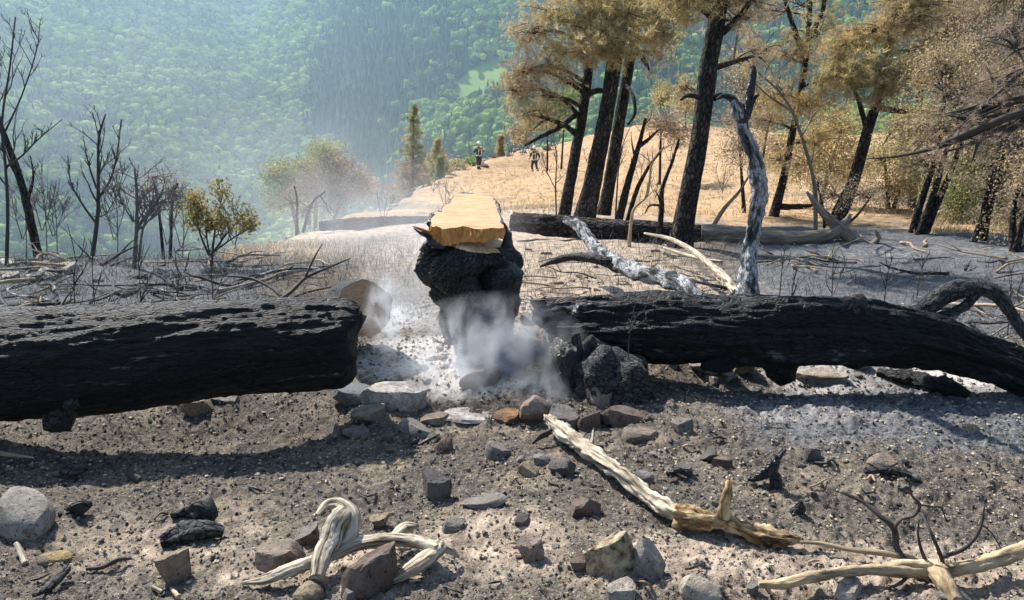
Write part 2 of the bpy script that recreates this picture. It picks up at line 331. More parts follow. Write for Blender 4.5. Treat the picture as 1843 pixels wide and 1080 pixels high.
mb = blobmask([(1080, 480, 8.0, 1.7, 2.2, .75), (950, 420, 12, 2.5, 4, .75), (1000, 380, 18, 5, 4, .7), (300, 960, 3.0, .7, .5, .35), (900, 990, 2.9, .5, .4, .45), (620, 1040, 2.7, .8, .3, .4), (1250, 1040, 2.75, .7, .3, .5), (1600, 1040, 2.7, .8, .3, .45), (640, 400, 17, 3, 4, .5)])
ma = np.clip((gy - 5.2) / 1.2, 0, 1) * np.clip((15 - gy) / 3, 0, 1) * np.clip((560 - gp) / 200, 0, 1) * .85
ma = np.maximum(ma, np.clip((gy - 5.6) / 1.2, 0, 1) * np.clip((16 - gy) / 3, 0, 1) * np.clip((gp - 1280) / 120, 0, 1) * .8); ma = np.maximum(ma, np.clip((gp - 1200) / 250, 0, 1) * np.clip((gy - 3.4) / .8, 0, 1) * np.clip((5.6 - gy) / .6, 0, 1) * .6)
g = MB(); g.add(np.stack([gx, gy, gz], -1).reshape(-1, 3), Qg, None, np.stack([mr, mg, mb, ma], -1).reshape(-1, 4))
tag(g.build('ground', M['ground']), kind='structure')

# ------------------------------------------------------------------ the mountain over the valley and its woods
def HM(x, y):
    x = np.asarray(x, float); y = np.asarray(y, float); p = xyz(x, y)
    z = -250 + (y - 430) * .52
    xr = -273 - (y - 800) * .24 + 40 * np.sin(y / 130.)
    d = x - xr; z = z + 260 * (np.sqrt((d / 300) ** 2 + .01) / np.sqrt(1 + (d / 420) ** 2)) - 110
    xs = 260 + (y - 800) * .1; d = x - xs; z = z - 70 * np.exp(-(d / 120) ** 2)
    z = z + 80 * fbm(p / 330., 3, 41) + 24 * fbm(p / 90., 3, 43)
    return z
my = np.linspace(300, 1850, 220); mx = np.linspace(-1900, 1900, 360)
mgx, mgy = np.meshgrid(mx, my); mgz = HM(mgx, mgy); I = np.arange(mgx.size).reshape(mgx.shape)
GY = 880.0; MEAD = W(862, 149, GY)
_t = np.linspace(500, 1800, 600); _d = ray(862, 149); _z = CAMZ + _d[2] * _t / _d[1]; _k = np.nonzero(_z < HM(_d[0] * _t / _d[1], _t))[0]
if len(_k): MEAD = W(862, 149, _t[_k[0]])
def meadow(x, y): 
    a = ((x - MEAD[0]) / 34) ** 2 + ((y - MEAD[1]) / 32) ** 2 + .5 * vnoise(xyz(x, y) / 18., 5); return a < 1
mm = meadow(mgx, mgy)
mcol = np.where(mm[..., None], [.16, .24, .06], [.035, .06, .02])
b = MB(); b.add(np.stack([mgx, mgy, mgz], -1), np.stack([I[:-1, :-1], I[:-1, 1:], I[1:, 1:], I[1:, :-1]], -1).reshape(-1, 4), None, mcol.reshape(-1, 3))
M['hill'] = attr_mat('hill', .95, 0, .05)
tag(b.build('mountain', M['hill']), kind='structure')

def wood_mat(name, stops):
    m, nt, b = mk(name); oi = N(nt, 'ShaderNodeObjectInfo'); c = ramp(nt, oi.outputs['Random'], stops)
    nt.links.new(c, b.inputs['Base Color']); b.inputs['Roughness'].default_value = .8; b.inputs['Specular IOR Level'].default_value = .1
    t = N(nt, 'ShaderNodeBsdfTranslucent'); nt.links.new(c, t.inputs[0]); x = N(nt, 'ShaderNodeMixShader'); x.inputs[0].default_value = .5
    nt.links.new(b.outputs[0], x.inputs[1]); nt.links.new(t.outputs[0], x.inputs[2]); nt.links.new(x.outputs[0], nt.nodes['Material Output'].inputs[0])
    return m
M['conifers'] = wood_mat('conifers', [(0, (.045, .105, .055)), (.5, (.08, .16, .065)), (1, (.15, .24, .075))])
M['broadleaves'] = wood_mat('broadleaves', [(0, (.11, .22, .05)), (.5, (.27, .40, .075)), (1, (.46, .56, .13))])
def scatter(name, pts, scale, rot, variants, label, cat):
    me = bpy.data.meshes.new(name); me.from_pydata(pts.tolist(), [], [])
    me.attributes.new('sc', 'FLOAT', 'POINT').data.foreach_set('value', scale.astype(np.float32))
    me.attributes.new('rz', 'FLOAT', 'POINT').data.foreach_set('value', rot.astype(np.float32))
    col = bpy.data.collections.new(name + '_kinds')
    for k, v in enumerate(variants): col.objects.link(bpy.data.objects.new('%s_kind_%d' % (name, k), v))
    o = bpy.data.objects.new(name, me); COL.objects.link(o)
    ng = bpy.data.node_groups.new(name, 'GeometryNodeTree')
    ng.interface.new_socket('Geometry', in_out='INPUT', socket_type='NodeSocketGeometry'); ng.interface.new_socket('Geometry', in_out='OUTPUT', socket_type='NodeSocketGeometry')
    nd, lk = ng.nodes, ng.links
    gi, go = nd.new('NodeGroupInput'), nd.new('NodeGroupOutput'); ip = nd.new('GeometryNodeInstanceOnPoints'); ci = nd.new('GeometryNodeCollectionInfo')
    ci.inputs['Collection'].default_value = col; ci.inputs['Separate Children'].default_value = True; ci.inputs['Reset Children'].default_value = True
    ip.inputs['Pick Instance'].default_value = True
    def attr(n):
        a = nd.new('GeometryNodeInputNamedAttribute'); a.data_type = 'FLOAT'; a.inputs['Name'].default_value = n; return a.outputs['Attribute']
    cx = nd.new('ShaderNodeCombineXYZ'); lk.new(attr('rz'), cx.inputs[2]); er = nd.new('FunctionNodeEulerToRotation'); lk.new(cx.outputs[0], er.inputs[0])
    lk.new(gi.outputs[0], ip.inputs['Points']); lk.new(ci.outputs[0], ip.inputs['Instance']); lk.new(er.outputs[0], ip.inputs['Rotation']); lk.new(attr('sc'), ip.inputs['Scale'])
    lk.new(ip.outputs[0], go.inputs[0])
    o.modifiers.new('scatter', 'NODES').node_group = ng
    return tag(o, label, cat, kind='stuff')
def far_broadleaf(seed):
    b = MB(); r = np.random.default_rng(seed)
    for k in range(7):
        V, T = ICO[2]; c = np.r_[r.normal(size=2) * .24, r.uniform(.35, .85)]; s = r.uniform(.2, .36)
        V = V * (1 + .5 * fbm(V * 2.4 + seed * 3 + k, 3, seed + k))[:, None] * [s, s, s * .9] + c; b.add(V, None, T)
    b.add(*tube([(0, 0, -.2), (0, 0, .5)], [.04, .03], 5, 3)); return b.mesh('far_crown', M['broadleaves'], False)
def far_conifer(seed):
    b = MB(); r = np.random.default_rng(seed)
    for k in range(7):
        z = .12 + k * .125; R = .21 * (1 - k / 7.6); n = 9; a = np.arange(n) * 2 * math.pi / n + r.uniform(0, 6)
        rr = R * r.uniform(.65, 1.2, n); V = np.vstack([np.c_[np.cos(a) * rr, np.sin(a) * rr, z - .03 + r.normal(size=n) * .015], [[0, 0, z + .2]]])
        b.add(V, None, [[i, (i + 1) % n, n] for i in range(n)])
    b.add(*tube([(0, 0, -.2), (0, 0, .4)], [.025, .02], 5, 3)); return b.mesh('far_conifer', M['conifers'], False)
py_ = []
yy = 560.
while yy < 1750:
    st = 7.6 if yy < 1200 else 8.8
    xs = np.arange(-.86 * yy, .86 * yy, st); py_.append(np.c_[xs, np.full(len(xs), yy)]); yy += st * .95
pt = np.vstack(py_); pt = pt + rng.uniform(-3.6, 3.6, pt.shape); z = HM(pt[:, 0], pt[:, 1])
row = CY - F * np.tan(np.arctan2(z + 6 - CAMZ, pt[:, 1]) + PITCH)
keep = (row < 500) & (row > -60) & ~meadow(pt[:, 0], pt[:, 1]); pt, z, row = pt[keep], z[keep], row[keep]
col_ = pix(pt[:, 0], pt[:, 1] )
q = xyz(pt[:, 0], pt[:, 1])
con = fbm(q / 150., 3, 61) + .35 * np.exp(-((col_ - 720) / 230) ** 2 - ((row - 170) / 150) ** 2) * 2 - .9 * np.exp(-((col_ - 470) / 90) ** 2) - .9 * np.exp(-((col_ - 830) / 110) ** 2 - ((row - 230) / 60) ** 2) - .15
con = con + .5 * (col_ > 950) * (row < 200) - .5 * np.exp(-((col_ - 300) / 200) ** 2 - ((row - 60) / 90) ** 2)
isc = con + rng.normal(size=len(con)) * .22 > 0
P3 = np.c_[pt, z]
def put(name, sel, variants, lo, hi, label, cat):
    n = sel.sum(); scatter(name, P3[sel], rng.uniform(lo, hi, n), rng.uniform(0, 6.28, n), variants, label, cat)
put('conifer_forest', isc, [far_conifer(k) for k in range(5)], 14, 25, 'dark green conifer plantation covering the far mountainside', 'forest')
put('broadleaf_forest', ~isc, [far_broadleaf(k) for k in range(6)], 8.5, 17, 'pale green broadleaf woods in the gullies of the far mountainside', 'forest')

# ------------------------------------------------------------------ haze over the valley
def boxmesh(name, lo, hi, mat):
    V = [[(lo, hi)[i][0], (lo, hi)[j][1], (lo, hi)[k][2]] for i in (0, 1) for j in (0, 1) for k in (0, 1)]
    b = MB(); b.add(V, [[0, 1, 3, 2], [4, 6, 7, 5], [0, 4, 5, 1], [2, 3, 7, 6], [0, 2, 6, 4], [1, 5, 7, 3]]); return b.build(name, mat, smooth=False)
def volmat(name, color, density, aniso):
    m = bpy.data.materials.new(name); m.use_nodes = True; nt = m.node_tree; nt.nodes.remove(nt.nodes['Principled BSDF'])
    v = N(nt, 'ShaderNodeVolumePrincipled'); v.inputs['Color'].default_value = (*color, 1); v.inputs['Density'].default_value = density; v.inputs['Anisotropy'].default_value = aniso
    nt.links.new(v.outputs[0], nt.nodes['Material Output'].inputs['Volume']); return m, nt, v
mh, _, _ = volmat('haze', (.50, .76, 1.0), .0002, .6)
tag(boxmesh('haze', (-1960, -60, -470), (1960, 1900, float(mgz.max()) + 30), mh), 'pale blue smoky haze filling the valley', 'haze', kind='stuff')

# ------------------------------------------------------------------ the sawn, charred stump
def crack(s, th, r, amp, k=1.0, seed=0, along=1.0):
    p = np.stack([s * 2.2 * k * along, np.cos(th) * 3.0 * k, np.sin(th) * 3.0 * k], -1)
    a = fbm(p * .8, 3, seed); b_ = 1 - np.abs(fbm(p * 2.2, 3, seed + 5)) * 2.6; c = vnoise(p * np.array([14, 7, 7.]), seed + 9)
    return amp * (1.5 * a + .8 * np.clip(b_, -.6, 1) * .6 + .35 * c)
sx, sy = STUMP[0], 5.62
ROWS = np.array([425, 480, 520, 560, 600, 640, 690.]); CPX = np.array([836, 843, 853, 864, 860, 862, 862.]); HW = np.array([84, 100, 92, 78, 66, 76, 100.])
ZR = np.array([W(850, r, 5.62)[2] for r in ROWS]); XR = np.array([W(c, r, 5.62)[0] for c, r in zip(CPX, ROWS)]); WR = HW * 5.62 / F
st = thing('burnt_stump', 'twisted charred tree stump with a freshly sawn orange top, smoking at its base', 'tree stump', (sx, sy, hz(sx, sy)))
nz_, nt_ = 230, 300
zz = np.linspace(ZR[-1], ZR[0], nz_)[:, None]; ph = np.linspace(0, 2 * math.pi, nt_, endpoint=False)[None] + 0 * zz; zz = zz + 0 * ph
cxz = np.interp(zz, ZR[::-1], XR[::-1]); wz = np.interp(zz, ZR[::-1], WR[::-1])
pw_ = np.stack([np.cos(ph) * 1.3, np.sin(ph) * 1.3, zz * 2.2], -1)
tw = ph - 1.15 * (zz - .4) + .45 * fbm(pw_, 2, 71)
def bur(p0, z0, sp, sz, a): 
    d = (ph - p0 + math.pi) % (2 * math.pi) - math.pi; return a * np.exp(-(d / sp) ** 2 - ((zz - z0) / sz) ** 2)
LB = [(757, 482, 30, 52, .36), (806, 482, 44, 66, .40), (866, 458, 48, 46, .34), (850, 534, 36, 62, .36), (922, 502, 36, 60, .40), (902, 565, 32, 56, .34), (826, 580, 38, 62, .32),
      (866, 606, 30, 46, .34), (914, 628, 30, 56, .38), (806, 628, 30, 46, .3), (838, 440, 40, 36, .3), (910, 448, 34, 30, .3), (780, 540, 26, 40, .3), (850, 660, 40, 40, .34), (935, 560, 26, 44, .3)]
warp = ph + .30 * fbm(pw_ * 1.9, 3, 71); zw = zz + .035 * fbm(pw_ * 2.1, 3, 73)
ext = .44 + .06 * np.abs(np.cos(tw * 4))
def lobed(ext, p0, z0, sp, sz, a):
    dz = zw - z0; d = (warp - p0 - 1.3 * dz + math.pi) % (2 * math.pi) - math.pi
    return np.maximum(ext, .46 + 1.40 * a * np.sqrt(np.clip(1 - (d / sp) ** 2 - (dz / sz) ** 2, 0, 1)))
for lx, ly, lw, lh, la in LB:
    c_ = np.interp(ly, ROWS, CPX); w_ = np.interp(ly, ROWS, HW); z0 = W(lx, ly, 5.4)[2]
    p0 = math.asin(max(-.97, min(.97, (lx - c_) / w_))); ext = lobed(ext, p0, z0, lw / w_ * 1.0, lh * 5.4 / F * .95, la)
rl = np.random.default_rng(3)
for k in range(14): ext = lobed(ext, rl.uniform(1.7, 4.6), rl.uniform(0, .85), rl.uniform(.35, .5), rl.uniform(.15, .25), rl.uniform(.3, .4))
rr = wz * 1.02 * ext
pf = np.stack([np.cos(tw) * 5, np.sin(tw) * 5, zz * 5 ], -1)
rr = rr + .022 * fbm(pf * .7, 3, 77) + .028 * (1 - 2 * np.abs(fbm(pf * np.array([2.6, 2.6, .7]), 3, 79))) + .012 * (1 - 2 * np.abs(fbm(pf * np.array([7, 7, 1.8]), 2, 83))) + .008 * vnoise(pf * np.array([14, 14, 5.]), 81)
V = np.stack([cxz + rr * np.sin(ph), sy - .9 * rr * np.cos(ph), zz - .10 * np.clip(np.cos(ph - .95), 0, 1) * np.clip((zz - ZR[0] + .3) / .3, 0, 1)], -1)
I = np.arange(nz_ * nt_).reshape(nz_, nt_); J = np.roll(I, -1, 1)
b = MB(); b.add(V.reshape(-1, 3), np.stack([I[:-1], J[:-1], J[1:], I[1:]], -1).reshape(-1, 4), gr=np.stack([zz * .8, np.cos(tw) * .38, np.sin(tw) * .38], -1).reshape(-1, 3)); b.build('charred_trunk', M['char'], st)
top = V[-1]; c = top.mean(0); capz = .012
b = MB(); rings = [top] + [c + (top - c) * k + [0, 0, .014 + .03 * (1 - k)] for k in (.93, .6, .25)]
Vc = np.vstack(rings + [[c + [0, 0, .045]]]); Ic = np.arange(4 * nt_).reshape(4, nt_); Jc = np.roll(Ic, -1, 1)
b.add(Vc, np.stack([Ic[:-1], Jc[:-1], Jc[1:], Ic[1:]], -1).reshape(-1, 4), [[Ic[3, i], Jc[3, i], 4 * nt_] for i in range(nt_)])
b.build('sapwood_ledge', M['sapwood'], st)
# the upper block: sawn face on top, torn hinge wood in front
front = [(776, 408), (786, 404), (797, 406), (818, 410), (836, 414), (860, 411), (884, 412), (906, 411)]
back = [(903, 398), (895, 374), (889, 359), (876, 347), (852, 348), (826, 348), (816, 353), (809, 366), (800, 370), (792, 381), (783, 384), (776, 394)]
outl = [W(x, y, 5.36 + .02 * math.sin(i * 2.1)) for i, (x, y) in enumerate(front)] + [W(x, y, 5.36 + (408 - y) / 58 * .52) for x, y in back]
outl = np.array(outl); m_ = spline(np.vstack([outl, outl[:1]]), 150)[:-1]; m_ += np.c_[fbm(xyz(np.arange(149) * .35, 0), 3, 5) * .012, fbm(xyz(np.arange(149) * .35, 7), 3, 6) * .01, 0 * m_[:, 0]]
k = len(m_); cc = m_.mean(0)
_A = np.c_[m_[:, :2], np.ones(k)]; _pl = np.linalg.lstsq(_A, m_[:, 2], rcond=None)[0]; m_[:, 2] = _A @ _pl; cc = m_.mean(0)
rg = [m_] + [cc + (m_ - cc) * f for f in (.985, .75, .5, .25)]; Vt = np.vstack(rg + [[cc]])
It = np.arange(5 * k).reshape(5, k); Jt = np.roll(It, -1, 1)
b = MB(); b.add(Vt, np.stack([It[:-1], Jt[:-1], Jt[1:], It[1:]], -1).reshape(-1, 4), [[It[4, i], Jt[4, i], 5 * k] for i in range(k)])
tag(b.build('sawn_face', M['cut_wood'], st), 'orange sawn face across the top of the stump')
isf = m_[:, 1] < 5.43
low = m_.copy(); low[:, 2] = c[2] - .012 + .12 * (m_[:, 0] - m_[:, 0].min()) + .016 * fbm(xyz(np.arange(k) * .45, 3), 3, 8); low[:, 1] -= np.where(isf, .035, 0); low[:, 0] = low[:, 0] * 1.0 + 0
def wall(selm, name, mat):
    b = MB(); L = 10
    t = np.linspace(0, 1, L)[:, None, None]; Vw = m_[None] * (1 - t) + low[None] * t
    nrm = m_ - cc; nrm[:, 2] = 0; nrm /= np.linalg.norm(nrm, axis=1)[:, None]
    Vw = Vw + nrm[None] * (.045 * fbm(np.stack([Vw[..., 0] * 38, Vw[..., 1] * 38, Vw[..., 2] * 7], -1), 3, 13) * np.sin(np.pi * np.clip(t[..., 0] + .1, 0, 1)))[..., None]
    Iw = np.arange(L * k).reshape(L, k); Jw = np.roll(Iw, -1, 1); f = selm[None] & np.ones((L - 1, 1), bool)
    Qw = np.stack([Iw[1:], Jw[1:], Jw[:-1], Iw[:-1]], -1)[f]; b.add(Vw.reshape(-1, 3), Qw); return b.build(name, mat, st)
tag(wall(isf, 'hinge_wood', M['split_wood']), 'torn orange hinge wood below the sawn face'); wall(~isf, 'charred_side', M['char'])
rim = [i for i in range(k) if not isf[i]]
rp_ = m_[rim][::3] + (m_[rim][::3] - cc) * .02 - [0, 0, .03]
b = MB(); b.add(*tube(rp_, [.025] * 6, 10, 90, lambda s_, th, r_: .9 * r_ * fbm(np.stack([s_ * 22, np.cos(th), np.sin(th)], -1), 3, 21))); b.build('charred_rim', M['char'], st)
b = MB(); b.add(*tube([W(915, 446, 5.42), W(914, 425, 5.44), W(908, 403, 5.5)], [.05, .035, .01], 12, 20, lambda s_, th, r_: .5 * r_ * fbm(np.stack([s_ * 18, np.cos(th), np.sin(th)], -1), 3, 22))); b.build('charred_bark', M['char'], st)
b = MB(); b.add(*tube([W(764, 452, 5.40), W(772, 436, 5.38), W(782, 440, 5.34), W(800, 447, 5.30)], [.04, .03, .025, .012], 12, 26, lambda s_, th, r_: .6 * r_ * fbm(np.stack([s_ * 18, np.cos(th), np.sin(th)], -1), 3, 23))); b.build('charred_bark', M['char'], st)
sp = [W(778, 432, 5.42), W(772, 420, 5.40), W(758, 413, 5.37), W(742, 407, 5.35)]
b = MB(); b.add(*tube(sp, [.05, .04, .022, .004], 10, 14, lambda s, th, r: .25 * r * vnoise(np.stack([s * 30, np.cos(th) * 2, np.sin(th) * 2], -1), 4), flat=.45)); tag(b.build('splinter', M['split_wood'], st), 'charred splinter sticking out left of the sawn face')
sp = [W(777, 440, 5.40), W(770, 426, 5.37), W(756, 419, 5.34), W(744, 410, 5.33)]
b = MB(); b.add(*tube(sp, [.045, .028, .018, .004], 10, 12, lambda s, th, r: .3 * r * vnoise(np.stack([s * 40, np.cos(th) * 2, np.sin(th) * 2], -1), 8), flat=.5)); b.build('charred_bark', M['char'], st)

# ------------------------------------------------------------------ the big charred trunks
def logdisp(amp, seed, k=1.0):
    def f(s, th, r):
        p = np.stack([s * 1.1, np.cos(th + s * .25) * 2.2, np.sin(th + s * .25) * 2.2], -1) * k
        a = fbm(p, 3, seed) * 1.6
        rid = 1 - 2.2 * np.abs(fbm(np.stack([s * 2.0, np.cos(th) * 4.2, np.sin(th) * 4.2], -1) * k + 3.7, 3, seed + 3)); fade = 1
        cr = vnoise(np.stack([s * 16, np.cos(th) * 12, np.sin(th) * 12], -1) * k, seed + 7); blk = np.round(vnoise(np.stack([s * 7, np.cos(th) * 9, np.sin(th) * 9], -1) * k, seed + 8) * 3) / 3
        fi = 1 - 2.2 * np.abs(fbm(np.stack([s * 5, np.cos(th) * 7, np.sin(th) * 7], -1) * k, 3, seed + 11))
        return amp * (1.7 * a + .55 * rid + .5 * fi + .3 * cr + .3 * blk)
    return f
lp = [W(-330, 655, 4.25), W(-60, 660, 4.2), W(200, 645, 4.28), W(420, 625, 4.35), W(560, 618, 4.40), W(646, 612, 4.44)]
lr = [.345, .325, .29, .275, .262, .24]
t = thing('charred_log', 'huge black charred log lying across the left side in front of the stump', 'log', lp[0] - [0, 0, .35])
def rag(V, s, th, Tn):
    L = s.max(); w = np.clip((s - (L - .16)) / .16, 0, 1)[..., None]; V = V + (V.mean(1, keepdims=True) - V) * np.clip((s - (L - .09)) / .09, 0, 1)[..., None] ** 2 * .13; return V - w * Tn[:, None] * (.11 * (fbm(np.stack([np.cos(th) * 2.6, np.sin(th) * 2.6, 0 * s], -1), 4, 4) + .4 * np.sin(th) + .2))[..., None]
b = MB(); b.add(*tube(lp, lr, 170, 420, logdisp(.012, 101, 1.8), shear=rag)); b.build('charred_trunk', M['char_log'], t)
p0 = W(112, 735, 4.1); b = MB(); b.add(*tube([W(120, 690, 4.12), p0, W(108, 772, 4.02)], [.1, .08, .045], 20, 20, logdisp(.012, 5))); b.build('branch_stub', M['char'], t)
p0 = W(135, 735, 4.0); b = MB(); b.add(*tube([W(150, 715, 4.12), W(130, 725, 4.0), W(120, 732, 3.95)], [.04, .035, .02], 14, 12, logdisp(.006, 6))); b.build('knot', M['char_grey'], t)

rp = [W(985, 590, 5.15), W(1060, 588, 5.12), W(1200, 592, 5.08), W(1380, 598, 5.02), W(1540, 600, 4.95), W(1660, 612, 4.88), W(1760, 640, 4.8), W(1860, 678, 4.7), W(1990, 740, 4.6)]
rr_ = [.15, .185, .225, .22, .215, .15, .115, .105, .085]
t2 = thing('fallen_burnt_tree', 'fallen charred tree trunk with ash-white branches lying right of the stump', 'fallen tree', rp[1] - [0, 0, .3])
def rag2(V, s, th, Tn):
    w = np.clip(1 - s / .3, 0, 1)[..., None]; up = (V[..., 2:3] - V[..., 2].mean(1)[:, None, None]) / .2
    return V - w * Tn[:, None] * (.10 * up + .10 * fbm(np.stack([np.cos(th) * 2.5, np.sin(th) * 2.5, 0 * s], -1), 3, 14)[..., None])
b = MB(); b.add(*tube(rp, rr_, 150, 420, logdisp(.026, 131), shear=rag2)); b.build('charred_trunk', M['char_log'], t2)
def branch(parent, name, pts, rad, mat, sides=16, rings=None, amp=.12, label=None, k=1, flat=1):
    pts = [W(*p) for p in pts]; rad = [r * p[1] / F for r, p in zip(rad, pts)]
    def d(s, th, r): return amp * r * (1.6 * fbm(np.stack([s * 9, np.cos(th) * 1.4, np.sin(th) * 1.4], -1) * k, 3, int(abs(pts[0][0]) * 100) % 50) + .6 * vnoise(np.stack([s * 34, np.cos(th) * 5, np.sin(th) * 5], -1), 3))
    b = MB(); b.add(*tube(pts, rad, sides, rings or len(pts) * 14, d, flat)); o = b.build(name, mat, parent)
    if label: o['label'] = label
    return o
branch(t2, 'branch', [(1343, 560, 5.1), (1346, 515, 5.2), (1350, 450, 5.28), (1362, 380, 5.33), (1366, 325, 5.36), (1354, 275, 5.38), (1338, 235, 5.4), (1328, 200, 5.4), (1318, 182, 5.4)], [24, 18, 13, 13, 15, 12, 10, 11, 5], M['char_ash'], 24, 150, .34, 'ash-white upright branch rising from the trunk')
branch(t2, 'branch', [(1335, 222, 5.4), (1345, 195, 5.39), (1350, 165, 5.38), (1356, 130, 5.37), (1354, 118, 5.37)], [11, 9, 8, 6, 3], M['char'], 14, 50, .25, 'black fork at the top of the upright branch')
branch(t2, 'branch', [(1346, 200, 5.39), (1355, 180, 5.36), (1366, 170, 5.33)], [5, 4, 2], M['char'], 10, 18, .25)
branch(t2, 'branch', [(1331, 205, 5.4), (1322, 180, 5.42), (1305, 172, 5.44), (1290, 178, 5.44)], [6, 5, 4, 2], M['char_grey'], 10, 24, .2)
branch(t2, 'branch', [(1262, 560, 5.1), (1240, 522, 5.3), (1200, 502, 5.7), (1150, 490, 6.2), (1110, 474, 6.8), (1080, 455, 7.4), (1060, 430, 7.9), (1040, 405, 8.3), (1018, 396, 8.5)], [17, 16, 16, 15, 14, 12, 11, 11, 6], M['char_ash'], 22, 130, .3, 'ash-white bent branch reaching back over the pale soil')
branch(t2, 'branch', [(1115, 480, 6.75), (1080, 468, 6.8), (1050, 463, 6.9), (1010, 466, 7.0), (972, 480, 7.1)], [13, 10, 8, 7, 2], M['char_grey'], 12, 60, .2)
branch(t2, 'branch', [(1600, 592, 4.95), (1640, 568, 4.98), (1675, 545, 5.02), (1715, 524, 5.05), (1755, 519, 5.05), (1785, 524, 5.0), (1808, 548, 4.95), (1830, 580, 4.9), (1862, 625, 4.8)], [20, 19, 17, 18, 16, 13, 11, 10, 8], M['char_grey'], 20, 120, .15, 'arched burnt branch bending down at the right')
branch(t2, 'branch', [(1668, 568, 4.98), (1700, 566, 4.98), (1735, 552, 5.0), (1757, 530, 5.03)], [4, 7, 9, 9], M['char_grey'], 14, 40, .15)
branch(t2, 'branch_stub', [(1535, 575, 4.92), (1542, 548, 4.85), (1552, 540, 4.8)], [20, 19, 13], M['char_grey'], 16, 26, .3)
branch(t2, 'root_flare', [(1030, 600, 5.1), (1040, 560, 5.08), (1046, 545, 5.06)], [36, 24, 9], M['char'], 18, 24, .25)
branch(t2, 'branch_stub', [(1400, 640, 5.0), (1408, 668, 4.98), (1418, 690, 4.95)], [34, 30, 14], M['char_log'], 20, 26, .2)
branch(t2, 'branch_stub', [(1335, 640, 5.0), (1300, 652, 4.9), (1265, 662, 4.85)], [22, 18, 8], M['char_log'], 18, 26, .2)
def lump(mb, px, py, Y, wx, wy, wz_, seed, amp=.25, sub=4):
    V, T = ICO[sub]; V = V * (1 + amp * fbm(V * 1.8 + seed, 4, seed) * 1.6 + .06 * vnoise(V * 11, seed))[:, None]; mb.add(V * [wx, wy, wz_] + W(px, py, Y), None, T)
t3 = thing('charred_root_mass', 'charred lump of roots with upright spikes below the broken trunk end', 'root', G(1090, 740))
b = MB(); lump(b, 1098, 690, 4.68, .25, .2, .20, 3, .4); lump(b, 1140, 722, 4.62, .12, .12, .12, 9, .4, 3); b.build('burnt_lump', M['char_grey'], t3)
b = MB(); lump(b, 1025, 668, 4.8, .13, .14, .22, 6, .4); b.build('burnt_lump', M['char'], t3)
branch(t3, 'spike', [(1046, 720, 4.75), (1042, 680, 4.76), (1040, 640, 4.78), (1035, 600, 4.80)], [20, 17, 14, 8], M['char_grey'], 14, 34, .25)
branch(t3, 'spike', [(1012, 700, 4.82), (1013, 660, 4.84), (1012, 618, 4.86)], [18, 16, 7], M['char'], 14, 30, .3)
branch(t3, 'spike', [(1130, 680, 4.85), (1080, 640, 4.85), (1055, 612, 4.85)], [30, 24, 12], M['char'], 14, 30, .25)
# the sawn round behind the left log
t4 = thing('sawn_log', 'short round log with a tan sawn face behind the charred log end', 'log', G(655, 610))
fc = W(655, 556, 5.3); ax = np.array([.42, -.86, .16]); ax /= np.linalg.norm(ax)
b = MB(); Vl, Ql, Tl = tube([fc - ax * .5, fc - ax * .25, fc], [.185, .195, .2], 60, 30, logdisp(.009, 9)); b.add(Vl, Ql); b.build('burnt_bark', M['char_log'], t4)
ring = Vl[29 * 60:30 * 60]; c0 = ring.mean(0) + ax * .004; b = MB(); b.add(np.vstack([ring + ax * .003, c0 + (ring - c0) * .6, c0 + (ring - c0) * .25, [c0]]), [[q + i, q + (i + 1) % 60, q + 60 + (i + 1) % 60, q + 60 + i] for q in (0, 60) for i in range(60)], [[120 + i, 120 + (i + 1) % 60, 180] for i in range(60)], gr=np.vstack([np.c_[np.full(60, q) + .012 * fbm(xyz(np.cos(np.arange(60) * .1047) * 2, np.sin(np.arange(60) * .1047) * 2), 2, 3), np.cos(np.arange(60) * .1047) * .03, np.sin(np.arange(60) * .1047) * .03] for q in (.2, .12, .05)] + [[[0, 0, 0]]]))
b.build('sawn_face', M['sawn_tan'], t4)

# ------------------------------------------------------------------ stones
TONE = {'grey': (.23, .215, .20), 'lgrey': (.33, .31, .285), 'dark': (.12, .115, .112), 'tan': (.34, .27, .19), 'brown': (.17, .12, .098), 'pink': (.30, .235, .19), 'pale': (.45, .40, .335), 'rust': (.36, .19, .10), 'ash': (.52, .49, .46), 'blue': (.20, .225, .255), 'straw': (.42, .31, .15)}
def stone(px, top, bot, wpx, tone, label, seed, rot=0, deep=.8, planes=9, tilt=0, rnd=.35, group=None, mat=None, cat='stone', sub=3, name='stone', emb=.45):
    p = G(px, bot - .12 * (bot - top)); Y = p[1]; w = wpx * Y / F; hgt = (bot - top) * Y / F; d = w * deep
    hgt = max(hgt - .28 * d, .35 * hgt); 
    V, T = rockshape(seed, sub, planes, .045, rnd); V = V * [w, d, hgt * (1 + emb)]
    ct, s_ = math.cos(tilt), math.sin(tilt); V = np.c_[V[:, 0] * ct - V[:, 2] * s_, V[:, 1], V[:, 0] * s_ + V[:, 2] * ct]
    cr, sr = math.cos(rot), math.sin(rot); V = np.c_[V[:, 0] * cr - V[:, 1] * sr, V[:, 0] * sr + V[:, 1] * cr, V[:, 2]]
    V[:, 2] -= V[:, 2].min() + emb * hgt; o0 = p + [0, d * .3, 0]; o0[2] = hz(o0[0], o0[1])
    tc = np.array(TONE[tone]) * (1 + .12 * (np.random.default_rng(seed).random() - .5))
    b = MB(); b.add(V + o0, None, T, tc); return tag(b.build(name, mat or M['stones'], origin=o0, sharp=24), label, cat, group)
